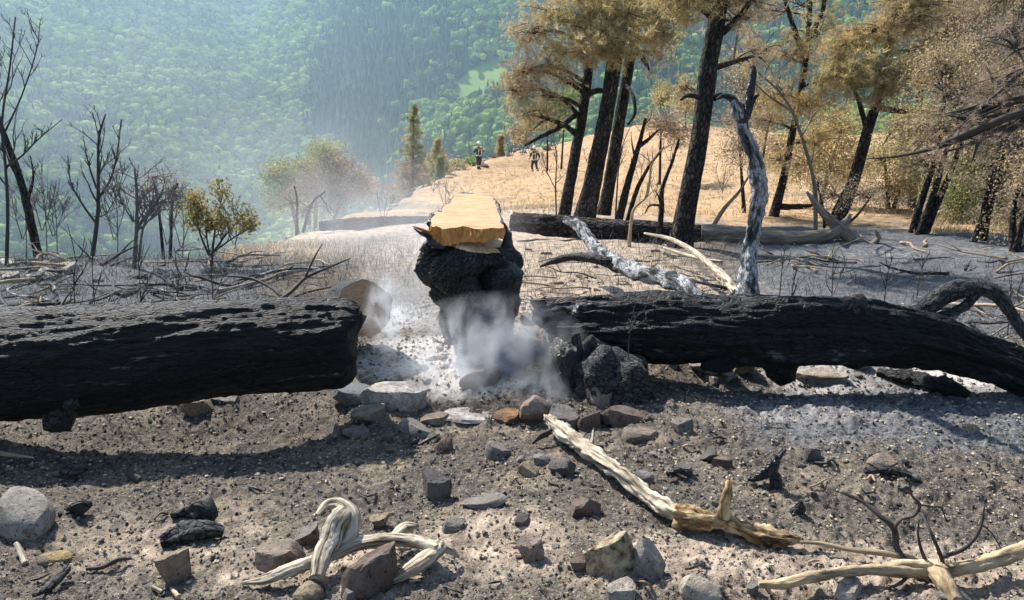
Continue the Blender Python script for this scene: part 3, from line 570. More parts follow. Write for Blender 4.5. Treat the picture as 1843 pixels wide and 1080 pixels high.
ST = [
 (30, 884, 972, 170, 'lgrey', 'large smooth pale grey boulder at the left edge', 1, -.7, .6, 3, -.2, 1.0),
 (312, 984, 1060, 64, 'tan', 'tan squared stone block with a dark shadowed front', 12, .3, .8, 7, .1, .3),
 (95, 988, 1018, 72, 'straw', 'flat yellowish lichen stone below the large grey boulder', 3, .2, .6, 6, 0, .6),
 (500, 976, 1032, 98, 'pink', 'pinkish grey stone left of the twisted driftwood root', 4, .2, .7, 7, 0, .5),
 (552, 938, 986, 56, 'grey', 'small grey wedge stone behind the twisted driftwood root', 5, .4, .8, 6, .3, .3),
 (668, 990, 1082, 140, 'brown', 'long purple-brown slab lying under the driftwood root', 6, .7, .5, 7, .15, .5),
 (552, 1046, 1092, 62, 'tan', 'rounded tan stone at the lower edge below the driftwood root', 7, 0, .9, 6, 0, .7),
 (628, 1060, 1095, 40, 'grey', 'grey stone tip at the lower edge beside the brown slab', 70, 0, .9, 7, 0, .3),
 (685, 928, 957, 42, 'tan', 'small tan stone just above the driftwood root', 8, .5, .8, 6, .2, .3),
 (778, 862, 908, 74, 'dark', 'jagged dark slate flake casting a black shadow', 9, -.4, .5, 8, -.3, .1),
 (870, 892, 922, 92, 'grey', 'thin grey slate slab lying tilted on the ash', 10, .1, .55, 8, .12, .2),
 (815, 928, 964, 52, 'grey', 'grey angular stone right of the driftwood tip', 11, .2, .9, 7, 0, .3),
 (940, 925, 952, 34, 'dark', 'small dark stone below the thin slate slab', 112, .2, .9, 7, 0, .3),
 (1052, 888, 936, 78, 'brown', 'brown triangular stone overhanging its shadow', 13, .5, .6, 6, .25, .2),
 (956, 964, 1018, 52, 'pink', 'pale pinkish notched stone in a tan patch of soil', 14, .1, .7, 6, .1, .4),
 (1165, 958, 1052, 88, 'lgrey', 'pale grey rock leaning against the lichen rock', 16, -.7, .7, 6, -.55, .4),
 (1042, 994, 1030, 36, 'brown', 'small brown stone left of the lichen rock', 17, 0, .9, 7, .1, .3),
 (1120, 1048, 1092, 66, 'pale', 'pale flat stone at the lower edge below the lichen rock', 18, .3, .8, 7, 0, .5),
 (1262, 1040, 1095, 100, 'pale', 'long pale sandy stone at the lower edge', 19, -.6, .6, 6, -.2, .6),
 (1354, 1040, 1076, 36, 'grey', 'grey stone at the left tip of the fallen pale bough', 20, .5, .7, 6, 0, .4),
 (1530, 1045, 1082, 80, 'pale', 'pale flat stone beneath the fallen pale bough', 21, .5, .7, 6, 0, .4),
 (748, 757, 792, 78, 'grey', 'flat grey slab resting on the soil below the smoke', 22, -.2, .7, 7, -.1, .3),
 (780, 741, 770, 62, 'pink', 'thin brown slab with a lit top edge', 23, .2, .6, 7, .15, .2),
 (800, 784, 816, 44, 'brown', 'brown curved stone below the flat grey slab', 24, .8, .6, 5, .5, .6),
 (895, 794, 832, 54, 'grey', 'cracked light grey block in front of the smoke', 25, -.3, .8, 8, -.1, .2),
 (952, 828, 862, 42, 'tan', 'tan cube-shaped stone in front of the long dead branch', 26, .2, .9, 7, 0, .3),
 (1013, 820, 862, 54, 'dark', 'dark rounded stone in the shadow of the long dead branch', 27, 0, .9, 5, 0, .8),
 (975, 815, 840, 34, 'grey', 'small grey stone between the tan cube and the branch', 28, .1, .9, 7, 0, .3),
 (706, 668, 746, 128, 'ash', 'big ash-white slab in front of the log end', 29, .25, .8, 6, .12, .2),
 (640, 688, 735, 110, 'blue', 'blue-grey burnt slab in the shade of the charred log', 30, .1, .7, 7, -.1, .3),
 (966, 712, 774, 72, 'pink', 'rounded pink hot stone in the smoke', 31, .2, .9, 5, 0, .8),
 (912, 740, 770, 52, 'rust', 'rust-orange stone at the lower edge of the smoke', 32, .2, .8, 7, .1, .3),
 (1122, 728, 772, 88, 'brown', 'brown slab leaning below the charred root lump', 33, -.4, .7, 6, -.3, .2),
 (1152, 764, 798, 72, 'pink', 'pinkish slab with an overhanging edge by the brown slab', 34, .1, .7, 7, -.05, .2),
 (1082, 700, 738, 60, 'pink', 'pale brown stone pressed against the charred root lump', 35, -.3, .8, 6, -.3, .3),
 (1016, 726, 782, 64, 'grey', 'dark-faced grey stone at the upper end of the dead branch', 36, .3, .8, 6, .2, .5),
 (1062, 732, 780, 52, 'brown', 'shadowed brown chunk between two pale stones', 37, .2, .8, 8, 0, .2),
 (1062, 790, 822, 60, 'dark', 'dark grey stone right of the dead branch top', 38, .1, .8, 6, -.1, .4),
 (1155, 842, 885, 44, 'grey', 'grey oval stone just right of the dead branch middle', 39, -.6, .6, 5, -.4, .7),
 (606, 764, 792, 15, 'lgrey', 'narrow upright stone chip beside the log shadow', 40, 0, .6, 7, 0, .2),
 (660, 735, 772, 70, 'pink', 'rough pinkish stone at the edge of the log shadow', 41, .3, .8, 8, 0, .3),
 (640, 766, 790, 54, 'grey', 'low grey stone below the edge of the log shadow', 42, .3, .8, 8, 0, .3),
 (840, 735, 758, 100, 'ash', 'low ash-covered slab beneath the smoke', 43, -.1, .7, 7, -.05, .3),
 (860, 655, 700, 80, 'pink', 'ash-dusted stone at the foot of the stump', 44, .2, .8, 7, 0, .3),
 (935, 600, 640, 40, 'brown', 'brown stone between the stump and the fallen trunk', 45, .2, .8, 7, 0, .3),
 (955, 560, 590, 40, 'pink', 'reddish stone behind the stump', 46, .2, .8, 7, 0, .3),
 (972, 640, 700, 60, 'tan', 'crumbling tan earth block right of the stump', 47, .2, .8, 9, 0, .3),
 (1230, 752, 780, 40, 'grey', 'small grey stone on the ash below the fallen trunk', 48, .2, .8, 7, 0, .3),
 (1276, 806, 838, 36, 'dark', 'dark square stone left of the forked burnt stub', 49, .2, .8, 8, 0, .1),
 (1232, 835, 862, 36, 'dark', 'dark lump of stone near the dead branch middle', 50, .2, .8, 7, 0, .4),
 (1300, 820, 845, 40, 'brown', 'brown stone above the rotten branch end', 51, .2, .8, 7, 0, .4),
 (1462, 812, 838, 34, 'dark', 'black stone right of the forked burnt stub', 52, .2, .8, 8, 0, .2),
 (1590, 815, 850, 54, 'pink', 'pinkish stone on the grey ash at right', 53, .2, .8, 8, 0, .4),
 (1640, 850, 870, 46, 'dark', 'charred flat stone on the grey ash at right', 54, .2, .8, 8, 0, .2),
 (1750, 758, 782, 32, 'tan', 'small tan stone in front of the arched branch', 55, .2, .8, 8, 0, .2),
 (1540, 640, 668, 60, 'pale', 'pale stone under the fallen trunk', 56, .2, .8, 8, 0, .2),
 (1270, 648, 680, 60, 'lgrey', 'light grey stone peeking out under the fallen trunk', 57, .2, .8, 8, 0, .2),
 (1345, 650, 685, 44, 'tan', 'tan stone below the upright ash branch', 58, .2, .8, 8, 0, .2),
 (1480, 665, 700, 90, 'pale', 'long pale stone in the light under the fallen trunk', 59, .2, .8, 8, 0, .2),
 (395, 705, 730, 64, 'grey', 'grey stone half hidden under the charred log', 60, .2, .8, 8, 0, .2),
 (350, 720, 755, 60, 'pink', 'crumbly pinkish stone below the charred log', 61, .2, .8, 9, 0, .4),
 (1725, 1055, 1090, 60, 'grey', 'grey stone at the lower edge under the pale bough fork', 62, .2, .8, 8, 0, .2),
]
for a in ST:
    px, tp, bt, wp, tone, label, seed, rot, deep, planes, tilt, rnd = a
    stone(px, tp, bt, wp, tone, label, seed, rot, deep, planes, tilt, rnd)
stone(1102, 950, 1052, 100, 'tan', 'big lumpy lichen-covered tan rock at the lower middle', 15, .4, .8, 8, .1, .2, mat=M['lichen_stone'], sub=4)
# smaller strewn stones: told apart by tone, size and the nearest thing one can find
MARKS = [(38, 925, 'the grey boulder at the left edge'), (312, 1020, 'the tan stone block'), (95, 1002, 'the yellowish lichen stone'), (345, 965, 'the charcoal lumps'), (140, 850, 'the charred shard'), (500, 1005, 'the pinkish grey stone'), (600, 950, 'the driftwood loop'), (740, 990, 'the driftwood arm'), (668, 1040, 'the purple-brown slab'),
 (778, 885, 'the jagged slate flake'), (870, 906, 'the thin slate slab'), (1052, 910, 'the brown triangular stone'), (956, 990, 'the notched pink stone'), (1102, 1000, 'the lichen rock'), (1165, 1005, 'the leaning pale rock'), (1262, 1065, 'the long sandy stone'), (1450, 1040, 'the pale bough end'), (1660, 1010, 'the burnt sapling'), (1780, 1015, 'the pale bough'),
 (748, 775, 'the flat grey slab'), (895, 812, 'the cracked grey block'), (952, 845, 'the tan cube stone'), (1013, 840, 'the dark rounded stone'), (706, 705, 'the ash-white slab'), (966, 745, 'the pink hot stone'), (1122, 750, 'the leaning brown slab'), (1152, 780, 'the overhanging pink slab'), (1100, 690, 'the charred root lump'), (1378, 855, 'the forked burnt stub'), (1310, 930, 'the rotten branch end'), (1180, 905, 'the dead branch middle'),
 (1030, 790, 'the dead branch top'), (1590, 835, 'the pinkish stone at right'), (1435, 915, 'the triangular charcoal chip'), (1750, 770, 'the small tan stone at right'), (860, 600, 'the stump'), (655, 560, 'the sawn round log'), (1345, 600, 'the upright ash branch'), (1540, 560, 'the trunk stub'), (1720, 560, 'the arched branch'), (1500, 680, 'the long pale stone'), (640, 640, 'the charred log end'), (250, 800, 'the charred log shadow'), (500, 780, 'the charred log shadow end'),
 (60, 400, 'the thick leaning trunk'), (10, 430, 'the tall left-edge tree'), (170, 430, 'the fan-shaped sapling'), (245, 450, 'the tangled shrub'), (380, 460, 'the leafy shrub'), (130, 545, 'the black shoot'), (250, 545, 'the pair of shoots'), (380, 545, 'the forked shoot'), (1200, 500, 'the bent ash branch'), (1030, 470, 'the dark side branch'), (1080, 420, 'the dark fallen log'), (1230, 430, 'the big near pine'), (1300, 500, 'the pale crooked branch'),
 (742, 330, 'the tall slim conifer'), (862, 300, 'the standing firefighter'), (962, 300, 'the walking firefighter'), (560, 400, 'the far burnt stump'), (690, 400, 'the far burnt log'), (1430, 430, 'the bleached fallen log'), (1560, 440, 'the forked roots'), (1650, 425, 'the clump of burnt stems'), (1760, 440, 'the pair of black stems'), (1825, 465, 'the forked edge stem'), (785, 330, 'the shorter conifer'), (480, 440, 'the straw patch')]
def project(x, y, z):
    d = y * CP - (z - CAMZ) * SP; return CX + F * x / d, CY - F * (y * SP + (z - CAMZ) * CP) / d
def where(px, py):
    m = min(MARKS, key=lambda q: (q[0] - px) ** 2 + (2 * (q[1] - py)) ** 2); dx, dy = px - m[0], 2 * (py - m[1]); dd = math.hypot(dx, dy)
    rel = ('right of ' if dx > 0 else 'left of ') if abs(dx) > 2 * abs(dy) else ('in front of ' if dy > 0 else 'behind ') if abs(dy) > 2 * abs(dx) else ('in front and ' if dy > 0 else 'behind and ') + ('right of ' if dx > 0 else 'left of ')
    return ('close ' if dd < 45 else '' if dd < 100 else 'well ') + rel + m[2]
WORD = {'grey': 'mid-grey', 'lgrey': 'light grey', 'dark': 'dark', 'tan': 'tan', 'brown': 'brown', 'pink': 'pinkish', 'pale': 'pale', 'rust': 'rusty', 'ash': 'ash-white', 'blue': 'bluish', 'straw': 'yellowish'}
def size(w, lo, hi): return ['tiny', 'small', 'larger'][min(2, int(3 * (w - lo) / (hi - lo)))]
def strew(n, box, wr, tones, label, group, seed, rnd=.3):
    r = np.random.default_rng(seed)
    shapes = [rockshape(seed * 50 + k, 2, 8, .045, rnd) for k in range(5)]; me = {}
    for i in range(n):
        px, py = r.uniform(box[0], box[2]), r.uniform(box[1], box[3]); p = G(px, py); wp = r.uniform(*wr); w = wp * p[1] / F
        key = (r.integers(5), tones[r.integers(len(tones))])
        if key not in me:
            b = MB(); b.add(shapes[key[0]][0], None, shapes[key[0]][1], TONE[key[1]], gr=shapes[key[0]][0] * .07 + key[0]); me[key] = b.mesh('stone', M['stones'], True, (0, 0, 0), 24)
        o = bpy.data.objects.new('stone', me[key]); COL.objects.link(o); hh = w * r.uniform(.35, .6)
        o.location = (p[0], p[1], hz(p[0], p[1]) + hh * .04); o.scale = (w, w * r.uniform(.6, 1), hh); o.rotation_euler = (r.uniform(-.3, .3), r.uniform(-.3, .3), r.uniform(0, 6.28))
        tag(o, '%s %s stone %s' % (size(wp, *wr), WORD[key[1]], where(px, py)), 'stone', group)
strew(34, (620, 760, 1240, 900), (10, 26), ['grey', 'dark', 'tan', 'pink', 'brown'], 'small angular stone strewn on the soil below the smoking stump', 'small stones below the stump', 1)
strew(26, (40, 850, 620, 1060), (8, 20), ['grey', 'tan', 'dark'], 'small stone strewn on the burnt soil around the tan block', 'small stones in front of the charred log', 2)
strew(30, (1200, 770, 1830, 960), (8, 22), ['dark', 'grey', 'dark', 'pink'], 'small dark stone strewn on the grey ash at right', 'small stones on the grey ash', 3)
strew(22, (830, 900, 1420, 1070), (8, 20), ['tan', 'grey', 'pale', 'brown'], 'small stone lying around the lichen rock and pale sandy stone', 'small stones by the lichen rock', 4)
strew(24, (640, 570, 960, 700), (10, 26), ['ash', 'pink', 'grey'], 'small ash-dusted stone heaped at the foot of the stump', 'ashy stones at the stump foot', 5)
strew(22, (1180, 645, 1830, 690), (14, 34), ['pale', 'tan', 'grey'], 'small pale stone in the gap under the fallen trunk', 'stones under the fallen trunk', 6)
strew(34, (0, 428, 140, 505), (18, 46), ['pale', 'lgrey', 'ash'], 'pale rock in the heap among burnt branches at the far left', 'pale rocks among the burnt branches', 7, .5)
strew(26, (140, 440, 520, 520), (12, 34), ['pale', 'lgrey', 'grey', 'pink'], 'pale stone on the grey ash behind the charred log', 'stones behind the charred log', 8, .5)
strew(20, (940, 430, 1240, 535), (10, 26), ['pink', 'pale', 'grey'], 'pinkish stone on the pale soil behind the stump', 'stones on the pale soil', 9)
def ridge(n, a, b_, spread, wr, label, group, seed):
    r = np.random.default_rng(seed)
    shapes = [rockshape(seed * 50 + k, 2, 8, .07, .4) for k in range(4)]; me = []
    for k in range(4):
        b = MB(); b.add(shapes[k][0], None, shapes[k][1], TONE[['pale', 'lgrey', 'ash', 'pink'][k]], gr=shapes[k][0] * .1 + k); me.append(b.mesh('rock', M['stones'], True, (0, 0, 0), 24))
    for i in range(n):
        t_ = r.uniform(0, 1); px = a[0] + (b_[0] - a[0]) * t_; Y = float(np.interp(px, EDGE_PX, EDGE_Y)) - abs(r.normal()) * spread - .6
        x = (px - CX) / F * (Y * CP + .33); wp = r.uniform(*wr); w = wp * Y / F; kk = r.integers(4); o = bpy.data.objects.new('rock', me[kk]); COL.objects.link(o); hh = w * r.uniform(.4, .7)
        o.location = (x, Y, hz(x, Y) + hh * .2); o.scale = (w, w * .8, hh); o.rotation_euler = (0, r.uniform(-.3, .3), r.uniform(0, 6.28)); tag(o, '%s %s %s rock %s' % (size(wp, *wr), WORD[['pale', 'lgrey', 'ash', 'pink'][kk]], label, where(*project(*o.location))), 'rock', group)
ridge(46, (690, 0), (860, 0), 1.2, (9, 24), 'rim', 'rocks on the rim of the slope', 1)
ridge(24, (480, 0), (690, 0), .8, (10, 26), 'smoky rim', 'rocks on the smoky rim', 2)
ridge(22, (860, 0), (1000, 0), 2.0, (8, 20), 'crest', 'rocks on the slope crest', 3)

# ------------------------------------------------------------------ dead wood lying about
def gbranch(name, label, pts, rad, mat, cat='branch', amp=.2, sides=14, group=None, flat=1, twist=0, k=1, parent=None, fine=10):
    """pts: (px, py, lift in metres above the ground)"""
    P = []
    for px, py, l in pts:
        q = G(px, py, l)
        if P and abs(q[1] - P[0][1]) > 1.2 + .1 * P[0][1]: q = W(px, py, P[0][1])
        P.append(q)
    rad_ = [r * p[1] / F for r, p in zip(rad, P)]
    sd = int(abs(P[0][0] * 137 + P[0][1] * 71)) % 97
    def d(s, th, r): 
        gr = 1 - 2 * np.abs(vnoise(np.stack([s * 4 * k, (th + s * 1.5) * 2.6, 0 * s], -1), sd + 1)); w = np.minimum(th % 6.283, 6.283 - th % 6.283)
        return amp * r * (1.5 * fbm(np.stack([s * fine * k, np.cos(th) * 1.3, np.sin(th) * 1.3], -1), 3, sd) + .9 * gr * np.clip(w / .3, 0, 1) + .5 * vnoise(np.stack([s * 50, np.cos(th) * 5, np.sin(th) * 5], -1), sd))
    b = MB(); b.add(*tube(P, rad_, sides, len(P) * 14, d, flat, twist))
    if parent is not None: return b.build(name, mat, parent)
    return tag(b.build(name, mat, origin=P[len(P) // 2] - [0, 0, rad_[len(P) // 2]]), label, cat, group)
t5 = thing('dead_branch', 'long bleached dead branch lying diagonally on the soil right of the smoke', 'branch', G(1180, 920))
gbranch('stem', None, [(985, 756, .10), (1010, 775, .09), (1050, 808, .07), (1110, 852, .06), (1170, 900, .05), (1225, 935, .05)], [9, 14, 13, 12, 14, 15], M['pale_wood'], parent=t5, sides=32, amp=.42, fine=16)
gbranch('rotten_end', None, [(1215, 930, .05), (1260, 938, .05), (1310, 946, .04), (1360, 962, .04), (1405, 972, .04), (1440, 972, .03)], [15, 17, 14, 16, 12, 5], M['rot_wood'], parent=t5, sides=32, amp=.5, fine=16)
gbranch('snag', None, [(1300, 945, .05), (1305, 915, .12), (1310, 888, .17), (1312, 868, .2)], [9, 9, 7, 5], M['rot_wood'], parent=t5, sides=16, amp=.7)
gbranch('side_twig', None, [(1060, 815, .06), (1066, 795, .1), (1068, 775, .14)], [6, 4, 2], M['pale_wood'], parent=t5, sides=8)
gbranch('root_tuft', None, [(1000, 775, .08), (975, 785, .06), (958, 800, .03)], [5, 4, 1.5], M['twig'], parent=t5, sides=10, amp=.6)
t6 = thing('driftwood_root', 'twisted bleached driftwood root with a looped arm in the lower foreground', 'root', G(600, 1030))
gbranch('looped_arm', None, [(568, 1046, .04), (582, 1000, .09), (592, 975, .13), (600, 950, .17), (612, 930, .2), (622, 925, .2)], [15, 18, 19, 18, 17, 12], M['pale_wood'], parent=t6, sides=28, amp=.2, flat=.8, twist=1.5)
gbranch('loop', None, [(570, 930, .17), (590, 912, .2), (615, 912, .21), (633, 932, .18), (630, 962, .13), (612, 985, .09)], [4, 10, 13, 14, 14, 12], M['pale_wood'], parent=t6, sides=24, amp=.2, flat=.7, twist=1)
gbranch('long_arm', None, [(437, 1056, .01), (480, 1043, .03), (530, 1022, .06), (590, 1000, .08), (640, 985, .09), (700, 974, .09), (750, 976, .08), (790, 992, .06)], [4, 12, 15, 15, 13, 13, 14, 15], M['pale_wood'], parent=t6, sides=28, amp=.22, flat=.8, twist=2)
gbranch('forked_arm', None, [(796, 985, .07), (770, 1008, .05), (735, 1032, .03), (695, 1056, .0)], [16, 17, 14, 4], M['pale_wood'], parent=t6, sides=24, amp=.2, flat=.8, twist=1)
gbranch('stub', None, [(705, 974, .08), (730, 952, .1), (752, 948, .1)], [12, 10, 4], M['pale_wood'], parent=t6, sides=18, amp=.25)
gbranch('stub', None, [(790, 985, .07), (812, 992, .05), (826, 1005, .02)], [10, 7, 2], M['pale_wood'], parent=t6, sides=14, amp=.25)
t7 = thing('fallen_bough', 'pale barked fallen bough with forks at the lower right', 'bough', G(1640, 1050))
gbranch('stem', None, [(1365, 1058, .05), (1410, 1052, .05), (1470, 1036, .05), (1560, 1030, .05), (1640, 1034, .05), (1700, 1030, .06), (1780, 1015, .08), (1850, 985, .10)], [6, 9, 9, 9, 11, 13, 13, 13], M['tan_branch'], parent=t7, sides=22, amp=.28)
gbranch('stem', None, [(1560, 1032, .05), (1620, 1022, .07), (1690, 1022, .08)], [3, 8, 12], M['tan_branch'], parent=t7, sides=18, amp=.28)
gbranch('fork', None, [(1685, 1025, .07), (1700, 1050, .05), (1722, 1090, .02)], [16, 17, 12], M['tan_branch'], parent=t7, sides=20, amp=.28)
gbranch('fork', None, [(1380, 1056, .05), (1386, 1070, .01)], [6, 4], M['tan_branch'], parent=t7, sides=10)
gbranch('side_twig', None, [(1420, 980, .02), (1470, 978, .03), (1530, 990, .04), (1600, 1000, .05), (1660, 1012, .06)], [2, 4, 5, 6, 5], M['twig_pale'], parent=t7, sides=10, amp=.1)
def tw(parent, pts, rad, mat, name='twig'):   # thin twig standing up from the ground: (px, py, depth)
    P = [W(*p) for p in pts]; b = MB(); b.add(*tube(P, [r * p[1] / F for r, p in zip(rad, P)], 7, len(P) * 6, lambda s, th, r: .15 * r * vnoise(np.stack([s * 40, np.cos(th), np.sin(th)], -1), 3))); return b.build(name, mat, parent)
yb = G(1660, 1045)[1]
t8 = thing('burnt_sapling', 'leafless burnt twig with curling side shoots at the lower right', 'twig', G(1665, 1045))
tw(t8, [(1690, 1062, yb), (1660, 1045, yb), (1635, 1015, yb + .05), (1614, 985, yb + .1), (1609, 952, yb + .12), (1585, 930, yb + .15), (1555, 905, yb + .2), (1515, 885, yb + .25)], [5, 6, 6, 6, 6, 5, 4, 3], M['twig'], 'stem')
tw(t8, [(1609, 952, yb + .12), (1622, 935, yb + .1), (1645, 928, yb + .1), (1655, 908, yb + .1), (1640, 890, yb + .1), (1636, 862, yb + .1)], [4, 3, 3, 3, 2, 1], M['twig'])
tw(t8, [(1652, 908, yb + .1), (1680, 912, yb + .1), (1694, 914, yb + .1), (1702, 936, yb + .1)], [2, 2, 2, 1], M['twig'])
tw(t8, [(1694, 914, yb + .1), (1700, 895, yb + .15)], [2, 1], M['twig'])
tw(t8, [(1700, 1030, yb), (1694, 1003, yb), (1678, 965, yb), (1665, 935, yb + .05), (1655, 920, yb + .1)], [4, 4, 3, 3, 2], M['twig'])
tw(t8, [(1694, 1003, yb), (1730, 990, yb), (1752, 972, yb), (1766, 945, yb), (1772, 910, yb)], [4, 4, 3, 3, 1], M['twig'])
tw(t8, [(1768, 945, yb), (1785, 960, yb), (1800, 985, yb)], [2, 1.5, 1], M['twig'])
tw(t8, [(1676, 1045, yb), (1668, 1015, yb), (1658, 990, yb), (1652, 960, yb), (1654, 935, yb)], [4, 4, 3, 2, 1], M['twig'])
tw(t8, [(1635, 1035, yb), (1620, 1050, yb - .05), (1600, 1058, yb - .08)], [4, 4, 2], M['twig'])
tw(t8, [(1515, 885, yb + .25), (1556, 904, yb + .2), (1573, 905, yb + .2), (1576, 893, yb + .2)], [1, 3, 2, 1], M['twig'])
gbranch('charred_wood', 'cracked charcoal lump below the dark charcoal chunk at left', [(290, 980, .02), (330, 962, .04), (370, 955, .04), (402, 960, .02)], [10, 17, 15, 8], M['char_grey'], 'charcoal', .4, 16)
gbranch('charred_wood', 'black charcoal chunk with a short arm at left', [(308, 930, .02), (340, 922, .03), (365, 925, .05), (386, 940, .02)], [5, 9, 18, 9], M['char_grey'], 'charcoal', .4, 16)
gbranch('charred_wood', 'small charcoal piece with a white edge near the large grey boulder', [(122, 915, .02), (145, 915, .04), (165, 908, .04)], [7, 11, 4], M['char_grey'], 'charcoal', .4, 12)
gbranch('charred_wood', 'charred wood shard above the large grey boulder', [(110, 852, .02), (135, 850, .04), (157, 845, .04)], [5, 9, 4], M['char_grey'], 'charcoal', .4, 12)
gbranch('stick', 'thin dark stick below the shadow of the charred log', [(222, 848, .04), (238, 856, .02), (252, 864, .01)], [3, 6, 4], M['twig'], 'stick', .3, 10)
gbranch('stick', 'curved charred stick at the lower left corner', [(60, 1074, .02), (90, 1058, .02), (110, 1040, .03), (124, 1030, .04)], [4, 7, 8, 6], M['char_grey'], 'stick', .2, 12)
gbranch('stick', 'thin wavy burnt twig left of the tan block', [(155, 1024, .01), (185, 1022, .02), (212, 1012, .03), (238, 1010, .02)], [3, 4, 4, 2], M['twig'], 'stick', .3, 10)
gbranch('stick', 'small white bone-like stick below the large grey boulder', [(30, 985, .03), (38, 1000, .02), (46, 1016, .01)], [5, 6, 6], M['pale_wood'], 'stick', .2, 10)
gbranch('stick', 'pale stick piece in front of the tan block', [(275, 1058, .01), (292, 1068, .02)], [4, 5], M['pale_wood'], 'stick', .2, 10)
gbranch('stick', 'reddish stick piece in front of the tan block', [(308, 1060, .02), (322, 1078, .02)], [3, 5], M['tan_branch'], 'stick', .2, 10)
gbranch('stick', 'thin bare twig at the left edge under the charred log', [(-10, 815, .08), (20, 822, .06), (62, 824, .03)], [5, 4, 2], M['twig_pale'], 'stick', .2, 10)
t9 = thing('forked_burnt_stub', 'black forked burnt stub standing on the grey ash', 'stub', G(1378, 882))
gbranch('stem', None, [(1345, 866, .03), (1365, 858, .05), (1388, 842, .09), (1398, 828, .13)], [6, 9, 11, 7], M['char'], parent=t9, sides=14, amp=.3)
gbranch('leg', None, [(1388, 845, .08), (1394, 862, .04), (1396, 878, .0)], [9, 10, 12], M['char'], parent=t9, sides=14, amp=.3)
gbranch('arm', None, [(1392, 836, .1), (1402, 822, .14), (1410, 812, .15)], [7, 5, 4], M['char'], parent=t9, sides=10, amp=.3)
gbranch('charred_wood', 'flat charred bark strip at right on the grey ash', [(1555, 850, .01), (1600, 852, .02), (1640, 858, .02)], [6, 9, 6], M['char_grey'], 'charcoal', .4, 12)
gbranch('charred_wood', 'small triangular charcoal chip standing up right of the rotten branch end', [(1432, 925, .0), (1440, 915, .03), (1441, 904, .07)], [14, 10, 2], M['char'], 'charcoal', .2, 8)
gbranch('charred_wood', 'charred strip in the shade under the fallen trunk', [(1580, 672, .02), (1640, 682, .06), (1700, 700, .05), (1745, 712, .02)], [8, 13, 14, 6], M['char_log'], 'charcoal', .3, 14)
gbranch('charred_wood', 'curved charred twig on the ash by the dead branch', [(1200, 855, .01), (1222, 848, .03), (1240, 862, .01)], [4, 5, 3], M['char'], 'charcoal', .3, 10)
rT = np.random.default_rng(5)
for i in range(26):
    px, py = rT.uniform(30, 1800), rT.uniform(790, 1065); a = rT.uniform(-.5, .5); L = rT.uniform(14, 38); l0 = rT.uniform(.005, .02)
    gbranch('burnt_twig', '%s loose %s twig %s' % (size(L, 14, 38), 'black' if i % 3 else 'pale', where(px + L / 2, py)), [(px, py, .012), (px + L * .5, py + L * .5 * a + rT.uniform(-4, 4), l0 + .01), (px + L, py + L * a, .008)], [2, 2.6, 1.5], M['twig_black' if i % 3 else 'twig_pale'], 'twig', .3, 6, 'loose twigs on the burnt soil')

# ------------------------------------------------------------------ trees
def nrm(v): return v / (np.linalg.norm(v, axis=-1, keepdims=True) + 1e-9)
def tufts(mb, C, D, k, L, w, col, r):
    n = len(C)
    if not n: return
    d = nrm(np.repeat(D, k, 0) * .8 + nrm(r.normal(size=(n * k, 3)))); s = nrm(np.cross(d, r.normal(size=(n * k, 3)))) * w * .5
    c = np.repeat(C, k, 0) + r.normal(size=(n * k, 3)) * L * .15; l = L * r.uniform(.6, 1.25, (n * k, 1))
    V = np.stack([c - s, c + s, c + d * l], 1).reshape(-1, 3)
    mb.add(V, None, np.arange(n * k * 3).reshape(-1, 3), np.repeat(np.repeat(col, k, 0) * r.uniform(.75, 1.25, (n * k, 1)), 3, 0))
def leafq(mb, C, k, L, w, col, r, spread):
    n = len(C) * k
    if not n: return
    c = np.repeat(C, k, 0) + r.normal(size=(n, 3)) * spread; d = nrm(r.normal(size=(n, 3)) + [0, 0, -.1]); s = nrm(np.cross(d, r.normal(size=(n, 3)))); l = L * r.uniform(.6, 1.3, (n, 1))
    V = np.stack([c, c + d * l * .5 + s * w * l / L * .5, c + d * l, c + d * l * .5 - s * w * l / L * .5], 1).reshape(-1, 3)
    mb.add(V, np.arange(n * 4).reshape(-1, 4), None, np.repeat(np.repeat(col, k, 0) * r.uniform(.7, 1.3, (n, 1)), 4, 0))
def pick(cols, n, r):
    cols = np.array(cols, float); return cols[r.integers(len(cols), size=n)] * r.uniform(.8, 1.2, (n, 1))
BROWN = [(.44, .33, .19), (.37, .27, .15), (.50, .40, .23), (.30, .22, .13), (.42, .34, .18)]
OLIVE = [(.46, .37, .18), (.52, .42, .21), (.36, .31, .14), (.55, .43, .23), (.40, .36, .16)]
GOLD = [(.56, .42, .19), (.47, .34, .14), (.60, .47, .24), (.36, .26, .12)]
GREYB = [(.32, .25, .18), (.38, .29, .20), (.24, .18, .14), (.42, .33, .24)]
GREEN = [(.17, .24, .07), (.23, .29, .09), (.13, .18, .06), (.28, .30, .10)]
def sag(a, b_, r, bow=.12, n=5):
    t = np.linspace(0, 1, n)[:, None]; L = np.linalg.norm(b_ - a); o = r.normal(size=3) * L * .06
    return a * (1 - t) + b_ * t + np.sin(np.pi * t) * (np.array([0, 0, L * bow]) + o)
